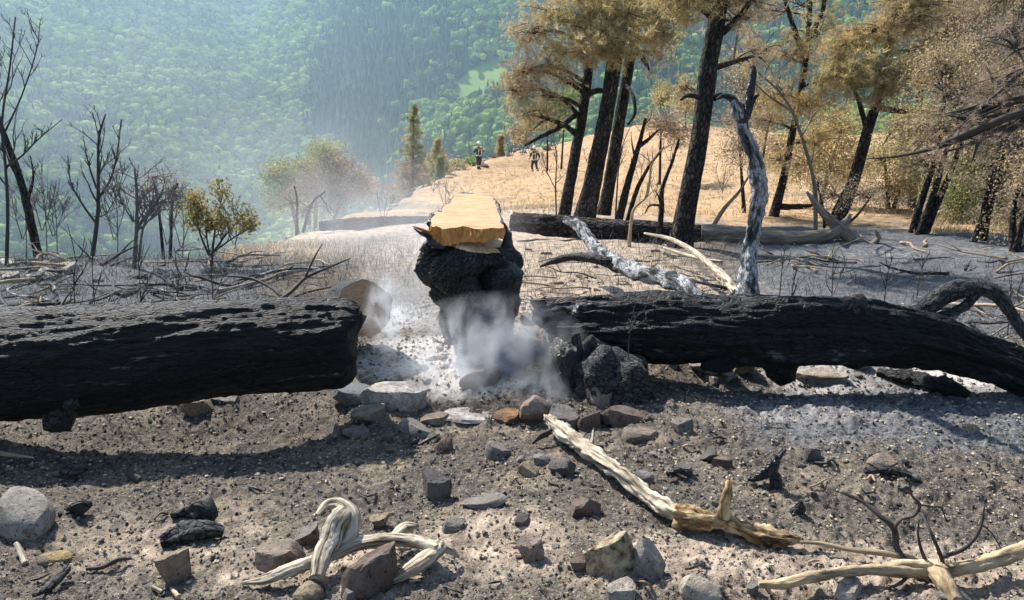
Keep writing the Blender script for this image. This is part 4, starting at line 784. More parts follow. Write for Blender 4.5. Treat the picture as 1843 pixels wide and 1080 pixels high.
def pine(name, label, trunk, rad, blobs, seed, group=None, cat='tree', mat=None, bare=(), needle=(.11, .010), kneed=8, leafy=False, lower=None, limbmat=None, ground=True):
    """trunk: (px, py, depth); blobs: (px, py, depth, rx px, ry px, tufts, colours) hung on limbs that leave the trunk"""
    r = np.random.default_rng(seed); T = [W(*p) for p in trunk]
    if ground: T[0] = np.array([T[0][0], T[0][1], hz(T[0][0], T[0][1]) - .12])
    R = [q * .84 * p[1] / F for q, p in zip(rad, T)]
    o = thing(name, label, cat, T[0] + [0, 0, .12], group)
    def d(s, th, r_): return .10 * r_ * (1.2 * fbm(np.stack([s * 1.6, np.cos(th) * 2, np.sin(th) * 2], -1), 3, seed) + .8 * vnoise(np.stack([s * 5, np.cos(th) * 5, np.sin(th) * 5], -1), seed)) + r_ * .22 * np.exp(-s / .3) * (.6 + .4 * np.cos(th * 4 + seed))
    b = MB(); b.add(*tube(T, R, 22, 60, d)); tk = b.build('trunk', mat or M['burnt_bark'], o)
    C = spline(T, 60); lm = MB(); cr = MB()
    for k, bl in enumerate(blobs):
        px, py, Y, rx, ry, n, cols = bl; c = W(px, py, Y); rx, ry = rx * Y / F, ry * Y / F
        i = np.argmin(np.linalg.norm(C - (c - [0, 0, .5 * np.linalg.norm(c[:2] - C[-1][:2]) * .4]), axis=1)); a = C[i]
        lr = max(.012, min(.45 * np.interp(i, np.linspace(0, 59, len(R)), R), .02 + .03 * np.linalg.norm(c - a)))
        P = sag(a, c, r, .08); lm.add(*tube(P, [lr, lr * .7, lr * .35], 7, 10))
        nb = max(5, int(n / 11)); v = nrm(r.normal(size=(nb, 3)) * [1, 1, .8]) * r.uniform(.3, 1.55, (nb, 1)) * [rx, rx * .9, ry * .9]; E = c + v
        cc = pick(cols, nb, r); m = 13
        for e in E:
            j = P[r.integers(2, 5)]; q = sag(j, e, r, .1, 4); lm.add(*tube(q, [lr * .3 + .003, .006, .003], 4, 5))
        ax = nrm(v * [1, 1, .5] + r.normal(size=(nb, 3)) * rx * .35); t_ = r.uniform(-.65, .2, (nb, m, 1)); Cn = (E[:, None] + ax[:, None] * t_ + r.normal(size=(nb, m, 3)) * .055 * (Y / 16)).reshape(-1, 3)
        dd = nrm(np.repeat(ax, m, 0) + r.normal(size=(nb * m, 3)) * .6 + [0, 0, .35])
        if leafy: leafq(cr, Cn, 3, needle[0], needle[1], np.repeat(cc, m, 0), r, .08)
        else: tufts(cr, Cn, dd, kneed, needle[0], needle[1], np.repeat(cc, m, 0), r)
    for bb in bare:
        P = [W(*p) for p in bb[0]]; b = MB(); b.add(*tube(P, [q * p[1] / F for q, p in zip(bb[1], P)], 9, len(P) * 6, lambda s, th, r_: .15 * r_ * vnoise(np.stack([s * 12, np.cos(th), np.sin(th)], -1), seed)))
        b.build('limb', limbmat or mat or M['burnt_bark'], tk)
    if lm.n: lm.build('limbs', limbmat or mat or M['pine_bark'], o)
    if cr.n: cr.build('crown', M['leaves' if leafy else 'needles'], o, smooth=False)
    return o
PG = 'scorched pines behind the stump'
pine('pine_tree', 'slimmest of the three clustered pines, with drooping browned boughs at left', [(1014, 392, 16.5), (1031, 300, 16.4), (1049, 200, 16.3), (1062, 90, 16.2), (1072, -30, 16.1), (1076, -130, 16)], [13, 11, 10.5, 9.5, 8, 5],
     [(955, 60, 15.6, 42, 24, 260, BROWN), (985, 20, 15.8, 40, 26, 240, OLIVE), (940, 130, 15.4, 34, 26, 260, BROWN), (985, 120, 15.6, 36, 28, 220, BROWN), (1020, 95, 15.9, 34, 26, 220, OLIVE), (928, 165, 15.3, 22, 26, 200, BROWN), (950, 205, 15.4, 36, 14, 170, BROWN), (985, 175, 15.7, 28, 18, 120, GREYB), (1040, 45, 15.7, 36, 30, 260, OLIVE), (1010, -30, 15.8, 60, 30, 260, OLIVE), (1020, 150, 15.9, 20, 16, 80, BROWN)],
     11, PG, bare=[([(1036, 205, 16.3), (1005, 230, 15.9), (975, 245, 15.6), (945, 262, 15.4)], [6, 5, 4, 2]), ([(1055, 172, 16.2), (1075, 163, 16.0), (1095, 166, 15.9)], [5, 5, 3]), ([(1040, 245, 16.2), (1015, 225, 15.9), (985, 215, 15.7), (960, 232, 15.6)], [5, 4, 3, 1])])
pine('pine_tree', 'thickest of the three clustered pines, its straight black trunk in the middle', [(1050, 398, 16), (1068, 320, 15.95), (1092, 200, 15.9), (1108, 100, 15.8), (1128, -20, 15.7), (1140, -130, 15.6)], [24, 18, 16, 14.5, 11, 7],
     [(1080, 60, 15.0, 56, 44, 620, OLIVE), (1110, 20, 15.0, 56, 40, 560, OLIVE), (1060, 10, 15.1, 50, 34, 420, OLIVE), (1105, 92, 15.1, 34, 20, 240, OLIVE), (1060, 90, 15.2, 36, 22, 240, BROWN), (1130, -40, 15.3, 70, 36, 420, OLIVE)], 12, PG)
pine('pine_tree', 'right one of the three clustered pines, leaning slightly with a bare lower trunk', [(1084, 388, 16.9), (1100, 310, 16.8), (1118, 200, 16.7), (1136, 90, 16.6), (1152, -30, 16.5), (1162, -130, 16.4)], [15, 12, 11.5, 11, 9, 6],
     [(1165, 30, 16.0, 44, 36, 380, OLIVE), (1195, 65, 16.0, 34, 26, 240, OLIVE), (1180, 100, 16.2, 38, 18, 140, GREYB), (1215, 20, 16.0, 36, 30, 260, BROWN), (1165, 75, 15.9, 30, 22, 200, OLIVE), (1185, -40, 16.1, 60, 36, 320, OLIVE)], 13, PG,
     bare=[([(1126, 150, 16.6), (1140, 175, 16.2), (1142, 205, 16.0), (1130, 225, 15.9)], [4, 3, 3, 2]), ([(1138, 85, 16.5), (1160, 110, 16.2), (1168, 125, 16)], [5, 4, 2])])
pine('pine_tree', 'big near pine with a massive straight trunk blackened low down', [(1222, 446, 11.5), (1236, 370, 11.5), (1260, 240, 11.45), (1275, 120, 11.4), (1292, 20, 11.35), (1302, -80, 11.3), (1308, -170, 11.3)], [27, 20.5, 19, 18.5, 17, 14, 9],
     [(1240, -10, 11.0, 60, 34, 360, OLIVE), (1330, -5, 11.2, 50, 34, 300, BROWN), (1290, -70, 11.0, 100, 46, 520, OLIVE), (1215, 5, 11.0, 40, 22, 180, OLIVE), (1345, 35, 11.6, 50, 34, 120, GREYB), (1360, 100, 12.4, 40, 40, 90, BROWN), (1225, 160, 12.2, 22, 26, 90, BROWN)], 14, 'scorched pines behind the stump',
     bare=[([(1268, 178, 11.4), (1240, 172, 11.2), (1225, 180, 11.1)], [5, 4, 2]), ([(1300, 60, 11.35), (1330, 30, 11.2), (1348, 5, 11.1), (1352, -20, 11)], [6, 5, 4, 3]), ([(1285, 178, 11.4), (1300, 172, 11.3), (1322, 185, 11.2)], [5, 4, 3])])
pine('pine_tree', 'slender scorched pine standing between the big near pine and the leaning one', [(1390, 394, 17), (1410, 320, 16.9), (1428, 230, 16.8), (1445, 140, 16.7), (1455, 60, 16.6), (1460, -40, 16.5)], [10, 8, 7, 6.5, 5.5, 3.5],
     [(1420, 100, 16.2, 46, 32, 220, BROWN), (1475, 60, 16.3, 50, 36, 240, OLIVE), (1400, 170, 16.3, 40, 30, 220, GOLD), (1450, 190, 16.2, 44, 26, 260, GOLD), (1385, 220, 16.0, 36, 24, 170, BROWN), (1500, 150, 16.1, 40, 30, 260, OLIVE), (1440, 10, 16.4, 70, 36, 160, BROWN), (1350, 90, 16.4, 50, 40, 150, BROWN), (1470, 260, 16.0, 50, 30, 160, GOLD), (1395, 290, 16.2, 40, 30, 110, BROWN), (1380, 20, 16.4, 40, 24, 80, BROWN)], 15, PG,
     bare=[([(1450, 110, 16.6), (1425, 40, 16.2), (1410, -10, 16)], [5, 4, 3]), ([(1452, 80, 16.6), (1480, 20, 16.3), (1485, -30, 16.2)], [5, 4, 3]), ([(1400, 372, 17), (1440, 372, 16.6), (1470, 368, 16.3)], [6, 5, 2])])
pine('pine_tree', 'leaning black-trunked pine with a dense dark crown right of centre', [(1500, 405, 15.5), (1535, 330, 15.4), (1560, 240, 15.3), (1578, 180, 15.2), (1600, 90, 15.1), (1615, 0, 15), (1625, -80, 15)], [17, 12.5, 10.5, 9, 7.5, 6, 4],
     [(1555, 130, 14.6, 56, 34, 700, OLIVE), (1600, 150, 14.6, 44, 36, 560, BROWN), (1520, 80, 14.9, 36, 26, 340, GOLD), (1580, 60, 14.8, 50, 30, 460, GOLD), (1640, 40, 14.8, 50, 24, 380, BROWN), (1670, 10, 14.9, 54, 26, 380, BROWN), (1610, 0, 15, 50, 26, 300, BROWN), (1510, 130, 14.8, 34, 28, 340, OLIVE), (1660, 95, 14.9, 46, 8, 120, BROWN)], 16, PG,
     bare=[([(1560, 235, 15.3), (1545, 180, 15), (1530, 150, 14.8)], [5, 4, 2]), ([(1572, 192, 15.2), (1620, 200, 14.8), (1690, 202, 14.5)], [6, 5, 2])])
# scorched broadleaf thicket at the right
def shrub(name, label, stems, rad, blobs, seed, group=None, cat='shrub', mat=None, needle=(.09, .055)):
    r = np.random.default_rng(seed); B = W(*stems[0][0]); B[2] = hz(B[0], B[1]); o = thing(name, label, cat, B, group); lm, cr = MB(), MB(); tips = []
    for k, s in enumerate(stems):
        P = [W(*p) for p in s]; P[0][2] = min(P[0][2], hz(P[0][0], P[0][1]) - .05); R = np.linspace(rad, rad * .4, len(P)) * .65 * P[0][1] / F
        b = MB(); b.add(*tube(P, R, 10, len(P) * 8, lambda s_, th, r_: .18 * r_ * fbm(np.stack([s_ * 4, np.cos(th), np.sin(th)], -1), 3, seed + k))); b.build('stem', mat or M['burnt_bark'], o); tips.append(spline(P, 12))
    A = np.vstack(tips)
    for px, py, Y, rx, ry, n, cols in blobs:
        c = W(px, py, Y); rx, ry = rx * Y / F, ry * Y / F; i = np.argmin(np.linalg.norm(A - c, axis=1)); P = sag(A[i], c, r, .05); lm.add(*tube(P, [.022, .014, .008], 5, 8))
        n = int(n * (1.15 if group and 'golden' in group else 1.05)); nb = max(6, n // 6); E = c + nrm(r.normal(size=(nb, 3))) * r.uniform(.1, 1.25, (nb, 1)) ** .6 * [rx, rx, ry]; cc = pick(cols, nb, r)
        for e in E: lm.add(*tube(sag(P[r.integers(1, 5)], e, r, .05, 4), [.008, .005, .003], 4, 4))
        m = max(1, n // nb); leafq(cr, np.repeat(E, m, 0), 8, needle[0] * .5, needle[1] * .42, np.repeat(cc, m, 0), r, .10 + .35 * needle[0])
    if lm.n: lm.build('twigs', M['twig'], o)
    if cr.n: cr.build('foliage', M['leaves'], o, smooth=False)
    return o
TG = 'scorched trees of the thicket at right'
shrub('scorched_tree', 'clump of three leaning burnt stems with browned leaves above', [[(1640, 424, 13.2), (1662, 350, 13.1), (1685, 280, 13), (1700, 180, 12.9)], [(1652, 428, 13), (1680, 350, 12.9), (1700, 280, 12.8), (1730, 200, 12.7)], [(1660, 430, 13), (1690, 360, 12.9), (1722, 280, 12.7), (1750, 190, 12.5)]], 11,
      [(1690, 230, 13, 60, 40, 340, BROWN), (1730, 170, 12.8, 60, 44, 380, GREYB), (1660, 300, 13.4, 50, 30, 240, BROWN), (1700, 120, 13, 60, 40, 360, BROWN), (1640, 230, 13.5, 40, 36, 240, OLIVE)], 21, TG, 'tree')
shrub('scorched_tree', 'pair of thin black stems under brown leaves near the right edge', [[(1748, 445, 12), (1765, 400, 12), (1785, 320, 11.9), (1810, 230, 11.8), (1825, 120, 11.7)], [(1768, 440, 12.1), (1780, 380, 12), (1800, 300, 12), (1822, 200, 11.9)]], 10,
      [(1800, 330, 12.2, 50, 40, 300, BROWN), (1830, 260, 12, 50, 44, 300, GREYB), (1760, 300, 12.4, 44, 36, 260, OLIVE), (1840, 150, 12, 60, 50, 360, BROWN), (1780, 210, 12.3, 50, 40, 280, GREYB)], 22, TG, 'tree')
shrub('scorched_tree', 'forked burnt stem at the right edge with reddish brown leaves', [[(1822, 468, 10.8), (1835, 420, 10.8), (1850, 370, 10.7), (1880, 280, 10.6)], [(1824, 466, 10.8), (1850, 440, 10.7), (1880, 390, 10.6)], [(1824, 466, 10.8), (1822, 400, 10.9), (1830, 340, 11)]], 12,
      [(1835, 390, 11.4, 40, 40, 240, BROWN), (1870, 300, 10.9, 50, 50, 260, BROWN), (1850, 350, 11, 40, 40, 220, GREYB)], 23, TG, 'tree')
shrub('scorched_tree', 'tall brown-leaved tree behind the leaning pine', [[(1640, 380, 20), (1650, 250, 20), (1660, 100, 20), (1670, -40, 20)]], 12,
      [(1700, 60, 19.5, 60, 50, 380, BROWN), (1750, 20, 19.5, 70, 50, 420, GREYB), (1640, 130, 19.6, 50, 34, 260, GOLD), (1720, 130, 19.5, 56, 40, 320, GOLD), (1780, 100, 19.6, 60, 60, 420, BROWN), (1680, -10, 19.6, 70, 40, 340, BROWN)], 24, TG, 'tree', needle=(.13, .08))
shrub('scorched_tree', 'brown-leaved tree filling the upper right corner', [[(1800, 400, 18), (1810, 250, 18), (1830, 80, 18), (1850, -60, 18)]], 13,
      [(1820, 60, 17.5, 70, 60, 460, GREYB), (1840, 160, 17.5, 60, 60, 420, BROWN), (1780, 170, 17.6, 60, 50, 380, BROWN), (1850, -20, 17.5, 70, 50, 340, BROWN), (1760, 260, 17.6, 60, 40, 320, OLIVE), (1830, 280, 17.6, 50, 40, 300, BROWN), (1790, 0, 17.6, 60, 50, 320, GREYB)], 25, TG, 'tree', needle=(.12, .075))
shrub('golden_shrub', 'golden-leaved bush behind the slender scorched pine', [[(1470, 380, 19.5), (1465, 320, 19.5), (1460, 250, 19.5)], [(1475, 380, 19.5), (1490, 310, 19.4), (1510, 250, 19.4)]], 7,
      [(1460, 260, 19, 56, 36, 320, GOLD), (1510, 230, 19, 50, 40, 320, GOLD), (1430, 300, 19.3, 44, 34, 220, OLIVE), (1490, 310, 19, 50, 34, 260, OLIVE), (1540, 290, 19.2, 40, 36, 240, GOLD), (1400, 260, 19.4, 40, 30, 180, GOLD)], 26, 'golden bushes behind the pines', needle=(.12, .07))
shrub('golden_shrub', 'yellow-green bush between the burnt stems and the right edge', [[(1720, 400, 16), (1715, 340, 16), (1710, 300, 16)], [(1725, 400, 16), (1740, 350, 16), (1755, 310, 16)]], 6,
      [(1720, 340, 15.6, 44, 32, 300, GREEN), (1755, 360, 15.6, 40, 30, 260, GREEN), (1700, 375, 15.8, 40, 24, 200, OLIVE), (1740, 300, 15.8, 40, 30, 220, OLIVE)], 27, 'golden bushes behind the pines')
shrub('golden_shrub', 'olive bush between the leaning pine and the clump of burnt stems', [[(1600, 385, 18), (1595, 320, 18), (1590, 260, 18)], [(1605, 385, 18), (1625, 320, 18), (1640, 260, 18)]], 6,
      [(1590, 290, 17.6, 44, 36, 280, OLIVE), (1635, 270, 17.6, 44, 40, 300, BROWN), (1600, 340, 17.8, 44, 30, 240, GOLD), (1650, 330, 17.8, 36, 30, 200, OLIVE), (1625, 215, 17.8, 40, 30, 220, OLIVE)], 28, 'golden bushes behind the pines', needle=(.11, .065))
shrub('golden_shrub', 'brown twiggy bush just right of the upright ash branch', [[(1490, 420, 13.8), (1500, 380, 13.8), (1520, 340, 13.8)], [(1485, 420, 13.8), (1480, 370, 13.8), (1470, 330, 13.8)], [(1500, 420, 13.8), (1540, 390, 13.8), (1570, 350, 13.8)]], 5,
      [(1500, 350, 13.8, 50, 28, 120, GREYB), (1545, 350, 13.8, 44, 28, 120, GREYB), (1475, 330, 13.9, 34, 26, 80, OLIVE)], 29, 'golden bushes behind the pines', needle=(.07, .04))
shrub('golden_shrub', 'brown bush tangled between the big near pine and the slender pine', [[(1340, 385, 18), (1335, 320, 18), (1330, 250, 18)], [(1350, 385, 18), (1370, 300, 18), (1380, 240, 18)]], 6,
      [(1325, 210, 17.6, 44, 40, 200, GREYB), (1335, 270, 17.6, 44, 34, 200, GREYB), (1375, 190, 17.8, 40, 40, 160, BROWN), (1340, 140, 17.9, 40, 36, 140, BROWN)], 30, 'golden bushes behind the pines', needle=(.11, .06))
shrub('golden_shrub', 'pinkish brown bush on the slope crest behind the forked dead trunk', [[(1190, 260, 30), (1190, 230, 30), (1195, 200, 30)]], 4,
      [(1200, 215, 29.6, 40, 16, 160, GREYB), (1225, 235, 29.5, 30, 20, 140, GREYB), (1180, 230, 29.6, 26, 12, 90, BROWN)], 31, 'golden bushes behind the pines', needle=(.2, .1))
shrub('golden_shrub', 'yellow-green bush on the crest behind the slimmest pine', [[(985, 290, 50), (985, 250, 50), (980, 200, 50)], [(1010, 290, 50), (1015, 230, 50), (1020, 190, 50)]], 3,
      [(985, 190, 49, 34, 22, 220, GREEN), (1020, 180, 49, 26, 22, 180, GREEN), (960, 215, 49, 24, 20, 140, OLIVE), (1000, 220, 49, 26, 20, 140, OLIVE), (935, 240, 50, 22, 18, 120, BROWN)], 32, 'golden bushes behind the pines', needle=(.3, .18))
# tree out of view at right whose dead limb hangs in
pine('overhanging_tree', 'long shaggy dead limb hanging into view from the right edge', [(2080, 560, 7.2), (2070, 300, 7.2), (2050, 100, 7.2), (2030, -150, 7.2)], [50, 44, 38, 30],
     [(1790, 150, 7.2, 70, 50, 170, GREYB), (1830, 90, 7.2, 60, 60, 190, GREYB), (1740, 215, 7.2, 60, 26, 110, GREYB), (1800, 250, 7.0, 40, 30, 90, GREYB), (1690, 262, 7.1, 50, 14, 80, GREYB)], 33, None, bare=[([(2060, 110, 7.2), (1950, 150, 7.15), (1850, 195, 7.1), (1790, 222, 7.1), (1730, 250, 7.1), (1670, 270, 7.1), (1610, 282, 7.1), (1560, 286, 7.1)], [20, 13, 7.5, 6.5, 5, 3.2, 2, 1]),
     ([(1860, 190, 7.1), (1800, 232, 7.0), (1740, 262, 7), (1690, 275, 7)], [5, 4.5, 3, 1.2]), ([(1850, 110, 7.2), (1820, 145, 7.1), (1780, 180, 7.1), (1740, 196, 7.1), (1700, 205, 7.1)], [4, 4, 3, 2, 1]), ([(1780, 228, 7.1), (1760, 260, 7), (1750, 290, 7)], [4, 3, 1])], needle=(.06, .004), kneed=10, mat=M['grey_wood'], limbmat=M['twig'])

# ------------------------------------------------------------------ bare burnt trees and shrubs
def bare_tree(name, label, stems, seed, mat=None, subs=9, sublen=.35, group=None, cat='burnt tree', lev=2, up=.7, leaves=None, spread=.8, bump=True):
    """stems: list of (points (px, py, depth), base radius px); side branches grow out of them"""
    r = np.random.default_rng(seed); p = stems[0][0][0]; B = W(*p); B[2] = hz(B[0], B[1]); o = thing(name, label, cat, B, group); br = MB(); ends = []; stm = None
    def grow(P, R0, l):
        C = spline(P, 14); L = np.linalg.norm(np.diff(C, axis=0), axis=1).sum()
        for k in range(subs if l == lev else max(3, subs // 2)):
            i = r.integers(4, 13); a = C[i]; d = nrm(C[min(13, i + 1)] - C[i - 1]); q = nrm(nrm(r.normal(size=3)) * spread + d * .5 + [0, 0, up]); ln = L * sublen * r.uniform(.5, 1.2) * (1.15 - i / 20)
            pts = [a]; 
            for s in range(4): q = nrm(q + r.normal(size=3) * .22 + [0, 0, .08]); pts.append(pts[-1] + q * ln / 4)
            rr0 = R0 * (1 - i / 15) * .55 + .0025; bb = br if lev > 1 else MB(); bb.add(*tube(pts, np.linspace(rr0, .0022, 5), 5, 7));
            if lev == 1: bb.build('branch', mat or M['twig_black'], stm)
            ends.append(np.array(pts[2:]))
            if l > 1: grow(np.array(pts), rr0, l - 1)
    for k, (s, w) in enumerate(stems):
        P = np.array([W(*q) for q in s]); 
        if k == 0: P[0][2] = hz(P[0][0], P[0][1]) - .06
        R0 = w * (.42 if 'bush' in label or 'tangled' in label or 'bare' in label else .47) * P[0][1] / F; b = MB(); b.add(*tube(P, np.linspace(R0, R0 * .3, len(P)), 10, len(P) * 8, lambda s_, th, r_: .2 * r_ * fbm(np.stack([s_ * 6, np.cos(th), np.sin(th)], -1), 3, seed + k)))
        stm = b.build('stem', mat or M['twig_black'], o); grow(P, R0, lev)
    if br.n: br.build('branches', mat or M['twig_black'], o)
    if leaves:
        E = np.vstack(ends); E = E[r.permutation(len(E))[:leaves[0]]]; E = E[E[:, 2] > np.quantile(E[:, 2], leaves[3])]; cr = MB()
        leafq(cr, E, leaves[2], leaves[4], leaves[4] * .5, pick(leaves[1], len(E), r), r, .06); cr.build('foliage', M['leaves'], o, smooth=False)
    return o
bare_tree('burnt_tree', 'tall forked burnt tree at the far left edge with upward bare branches', [([(5, 440, 10), (14, 380, 10), (10, 300, 10), (4, 220, 10), (18, 120, 10), (28, 30, 10)], 8), ([(12, 300, 10), (40, 280, 9.9), (70, 250, 9.9), (112, 215, 9.9)], 5), ([(8, 240, 10), (40, 170, 10), (66, 90, 10), (72, 40, 10)], 4), ([(10, 260, 10), (-10, 150, 10), (-5, 60, 10)], 4)], 41, subs=10, sublen=.36)
bare_tree('burnt_tree', 'thick leaning grey-brown trunk at the far left', [([(66, 420, 12.4), (44, 350, 12.3), (18, 270, 12.2), (-20, 170, 12.1), (-40, 60, 12)], 17), ([(50, 360, 12.3), (60, 320, 12.2), (55, 280, 12.2)], 6)], 42, mat=M['burnt_bark'], subs=4, sublen=.3)
bare_tree('burnt_tree', 'fan-shaped leafless burnt sapling left of the leafy shrub', [([(160, 445, 11), (176, 385, 11), (177, 310, 11), (178, 250, 11), (190, 205, 11)], 9), ([(172, 400, 11), (150, 370, 11), (128, 330, 11), (122, 280, 11)], 5), ([(176, 360, 11), (200, 320, 11), (212, 270, 11), (218, 215, 11)], 5), ([(174, 340, 11), (158, 290, 11), (150, 245, 11)], 4), ([(170, 390, 11), (195, 380, 10.9), (235, 300, 10.9)], 3)], 43, subs=9, sublen=.34, up=.9)
bare_tree('burnt_shrub', 'tangled grey burnt shrub between the bare sapling and leafy shrub', [([(238, 462, 9.6), (246, 410, 9.6), (246, 350, 9.6), (242, 300, 9.6)], 10), ([(244, 410, 9.6), (270, 380, 9.5), (295, 340, 9.5)], 6), ([(250, 470, 9.5), (258, 410, 9.5), (280, 370, 9.5), (320, 350, 9.5)], 6), ([(240, 400, 9.6), (215, 350, 9.6), (225, 300, 9.6)], 4)], 44, mat=M['twig_grey'], subs=14, sublen=.5, up=.4)
bare_tree('leafy_shrub', 'half-burnt shrub still carrying olive leaves behind the charred log', [([(378, 462, 9.6), (385, 430, 9.6), (392, 390, 9.6), (402, 345, 9.6)], 5), ([(380, 460, 9.6), (405, 425, 9.6), (440, 385, 9.5)], 4.5), ([(376, 460, 9.6), (360, 420, 9.6), (352, 380, 9.6), (350, 350, 9.6)], 4.5), ([(382, 455, 9.6), (425, 425, 9.5), (462, 405, 9.5)], 4), ([(378, 460, 9.6), (372, 420, 9.6), (380, 380, 9.7)], 4)], 45, mat=M['twig'], subs=8, sublen=.36, cat='shrub', leaves=(300, [(.26, .24, .08), (.32, .26, .09), (.18, .2, .06), (.36, .26, .11)], 10, .25, .05))
for i, (px, py, Y, h, sd) in enumerate([(75, 415, 13, 110, 1), (95, 425, 12.6, 90, 2), (300, 440, 12, 120, 3), (325, 445, 11.6, 110, 4), (40, 430, 12.5, 100, 5), (205, 432, 12.8, 110, 6), (420, 440, 12.8, 80, 7)]):
    bare_tree('burnt_shrub', ['thin bare grey sapling beside the thick leaning trunk', 'low bare sapling right of the thick leaning trunk', 'bare twiggy bush behind the tangled shrub', 'bare twiggy bush left of the leafy shrub', 'slim bare stems at the far left edge', 'bare bush behind the fan-shaped sapling', 'short bare bush right of the leafy shrub'][i],
              [([(px, py, Y), (px + 6, py - h * .4, Y), (px - 4, py - h, Y)], 2.6), ([(px, py, Y), (px - 14, py - h * .5, Y), (px - 20, py - h * .9, Y)], 2.2), ([(px + 2, py, Y), (px + 18, py - h * .45, Y), (px + 28, py - h * .85, Y)], 2.2)], 60 + sd, mat=M['twig_grey'], subs=10, sublen=.42, group='bare burnt bushes on the left rim', cat='burnt shrub')
bare_tree('charred_snag', 'forked charred dead trunk right of the three clustered pines', [([(1112, 388, 15.5), (1130, 330, 15.4), (1150, 260, 15.3), (1162, 213, 15.2)], 17), ([(1152, 262, 15.3), (1168, 250, 15.2), (1186, 233, 15.1)], 10)], 51, mat=M['burnt_bark'], subs=3, sublen=.3, lev=1)
bare_tree('charred_snag', 'slanting charred stem beside the forked dead trunk', [([(1128, 388, 15), (1145, 345, 14.9), (1168, 300, 14.8), (1195, 265, 14.7)], 11)], 52, mat=M['burnt_bark'], subs=3, sublen=.3, lev=1)
bare_tree('dead_snag', 'grey standing snag just left of the big near pine', [([(1185, 440, 11.8), (1190, 380, 11.8), (1192, 340, 11.8), (1210, 290, 11.8), (1222, 250, 11.8)], 13), ([(1190, 370, 11.8), (1170, 370, 11.7), (1160, 385, 11.7)], 6)], 53, mat=M['burnt_bark'], subs=3, sublen=.25, lev=1)
bare_tree('bleached_snag', 'bleached crooked snag in front of the dark fallen log', [([(1132, 436, 11.6), (1136, 400, 11.6), (1142, 375, 11.6), (1165, 350, 11.6), (1172, 300, 11.6), (1185, 275, 11.6), (1212, 258, 11.7)], 7), ([(1172, 310, 11.6), (1168, 290, 11.6), (1150, 275, 11.5)], 3)], 54, mat=M['tan_branch'], subs=5, sublen=.3, lev=1)
bare_tree('burnt_sapling', 'thin burnt sapling left of the slimmest pine', [([(1003, 385, 14), (1000, 340, 14), (1002, 290, 14), (1000, 260, 14)], 3.5), ([(1002, 345, 14), (985, 310, 14), (975, 280, 14)], 2)], 55, mat=M['twig'], subs=8, sublen=.4)
bare_tree('burnt_sapling', 'thin burnt sapling growing between the pines and forked dead trunk', [([(1108, 382, 15.8), (1112, 320, 15.8), (1118, 270, 15.8), (1140, 215, 15.8)], 3.5)], 56, mat=M['twig'], subs=7, sublen=.4)
bare_tree('curved_dead_limb', 'arching pale dead stem curving over left from the slender pine', [([(1470, 400, 13), (1466, 340, 13), (1450, 270, 13), (1420, 190, 13), (1370, 135, 13), (1310, 105, 13)], 9), ([(1372, 140, 13), (1385, 115, 13), (1400, 95, 13)], 4), ([(1425, 200, 13), (1380, 170, 12.9), (1350, 140, 12.9)], 5), ([(1320, 110, 13), (1325, 70, 13), (1335, 10, 13)], 6)], 57, mat=M['grey_wood'], subs=5, sublen=.25)
bare_tree('leaning_dead_trunk', 'pale leaning dead trunk behind the upright ash branch', [([(1270, 402, 12.6), (1300, 380, 12.6), (1330, 345, 12.6), (1352, 310, 12.6)], 10)], 58, mat=M['grey_wood'], subs=3, sublen=.25, lev=1)
for i, (px, py, Y, h, lb) in enumerate([(1405, 500, 7.4, 60, 'small burnt seedling right of the upright ash branch'), (1420, 552, 6.0, 80, 'black burnt shoot just behind the fallen trunk'), (1500, 530, 6.3, 80, 'bare twig bush behind the fallen trunk stub'), (1590, 545, 6.2, 90, 'grey bare twig bush left of the arched branch'), (1650, 530, 6.6, 60, 'low bare twigs behind the arched branch'), (1820, 560, 6.2, 80, 'bare twigs at the right edge under the arched branch'),
        (125, 545, 5.2, 90, 'black burnt shoot rising behind the left part of the charred log'), (165, 550, 5.1, 100, 'slanted black shoot rising behind the charred log'), (250, 548, 5.2, 80, 'pair of burnt shoots behind the middle of the charred log'), (312, 545, 5.4, 60, 'thin burnt shoots behind the charred log'), (382, 548, 5.4, 80, 'thin forked burnt shoot right of the stones behind the charred log'), (1130, 600, 4.72, 30, 'rusty dry twigs caught against the fallen trunk')]):
    p = W(px, py, Y); g0 = G(px, min(py + 40, 700)); x, y = p[0], p[1]; q = np.array([x, y, hz(x, y)])
    dpx = 8 + 10 * math.sin(i * 2.3)
    bare_tree('burnt_shoot', lb, [([(px, py, Y), (px + dpx * .5, py - h * .5, Y), (px + dpx * 1.4, py - h, Y)], 2.6), ([(px, py, Y), (px + 14, py - h * .45, Y + .1), (px + 26 + dpx, py - h * .8, Y + .15)], 2)], 80 + i, mat=M['twig_black'] if i not in (2, 4, 5, 11) else M['twig'], subs=5, sublen=.35, lev=1, group='burnt shoots around the fallen logs', cat='twig')

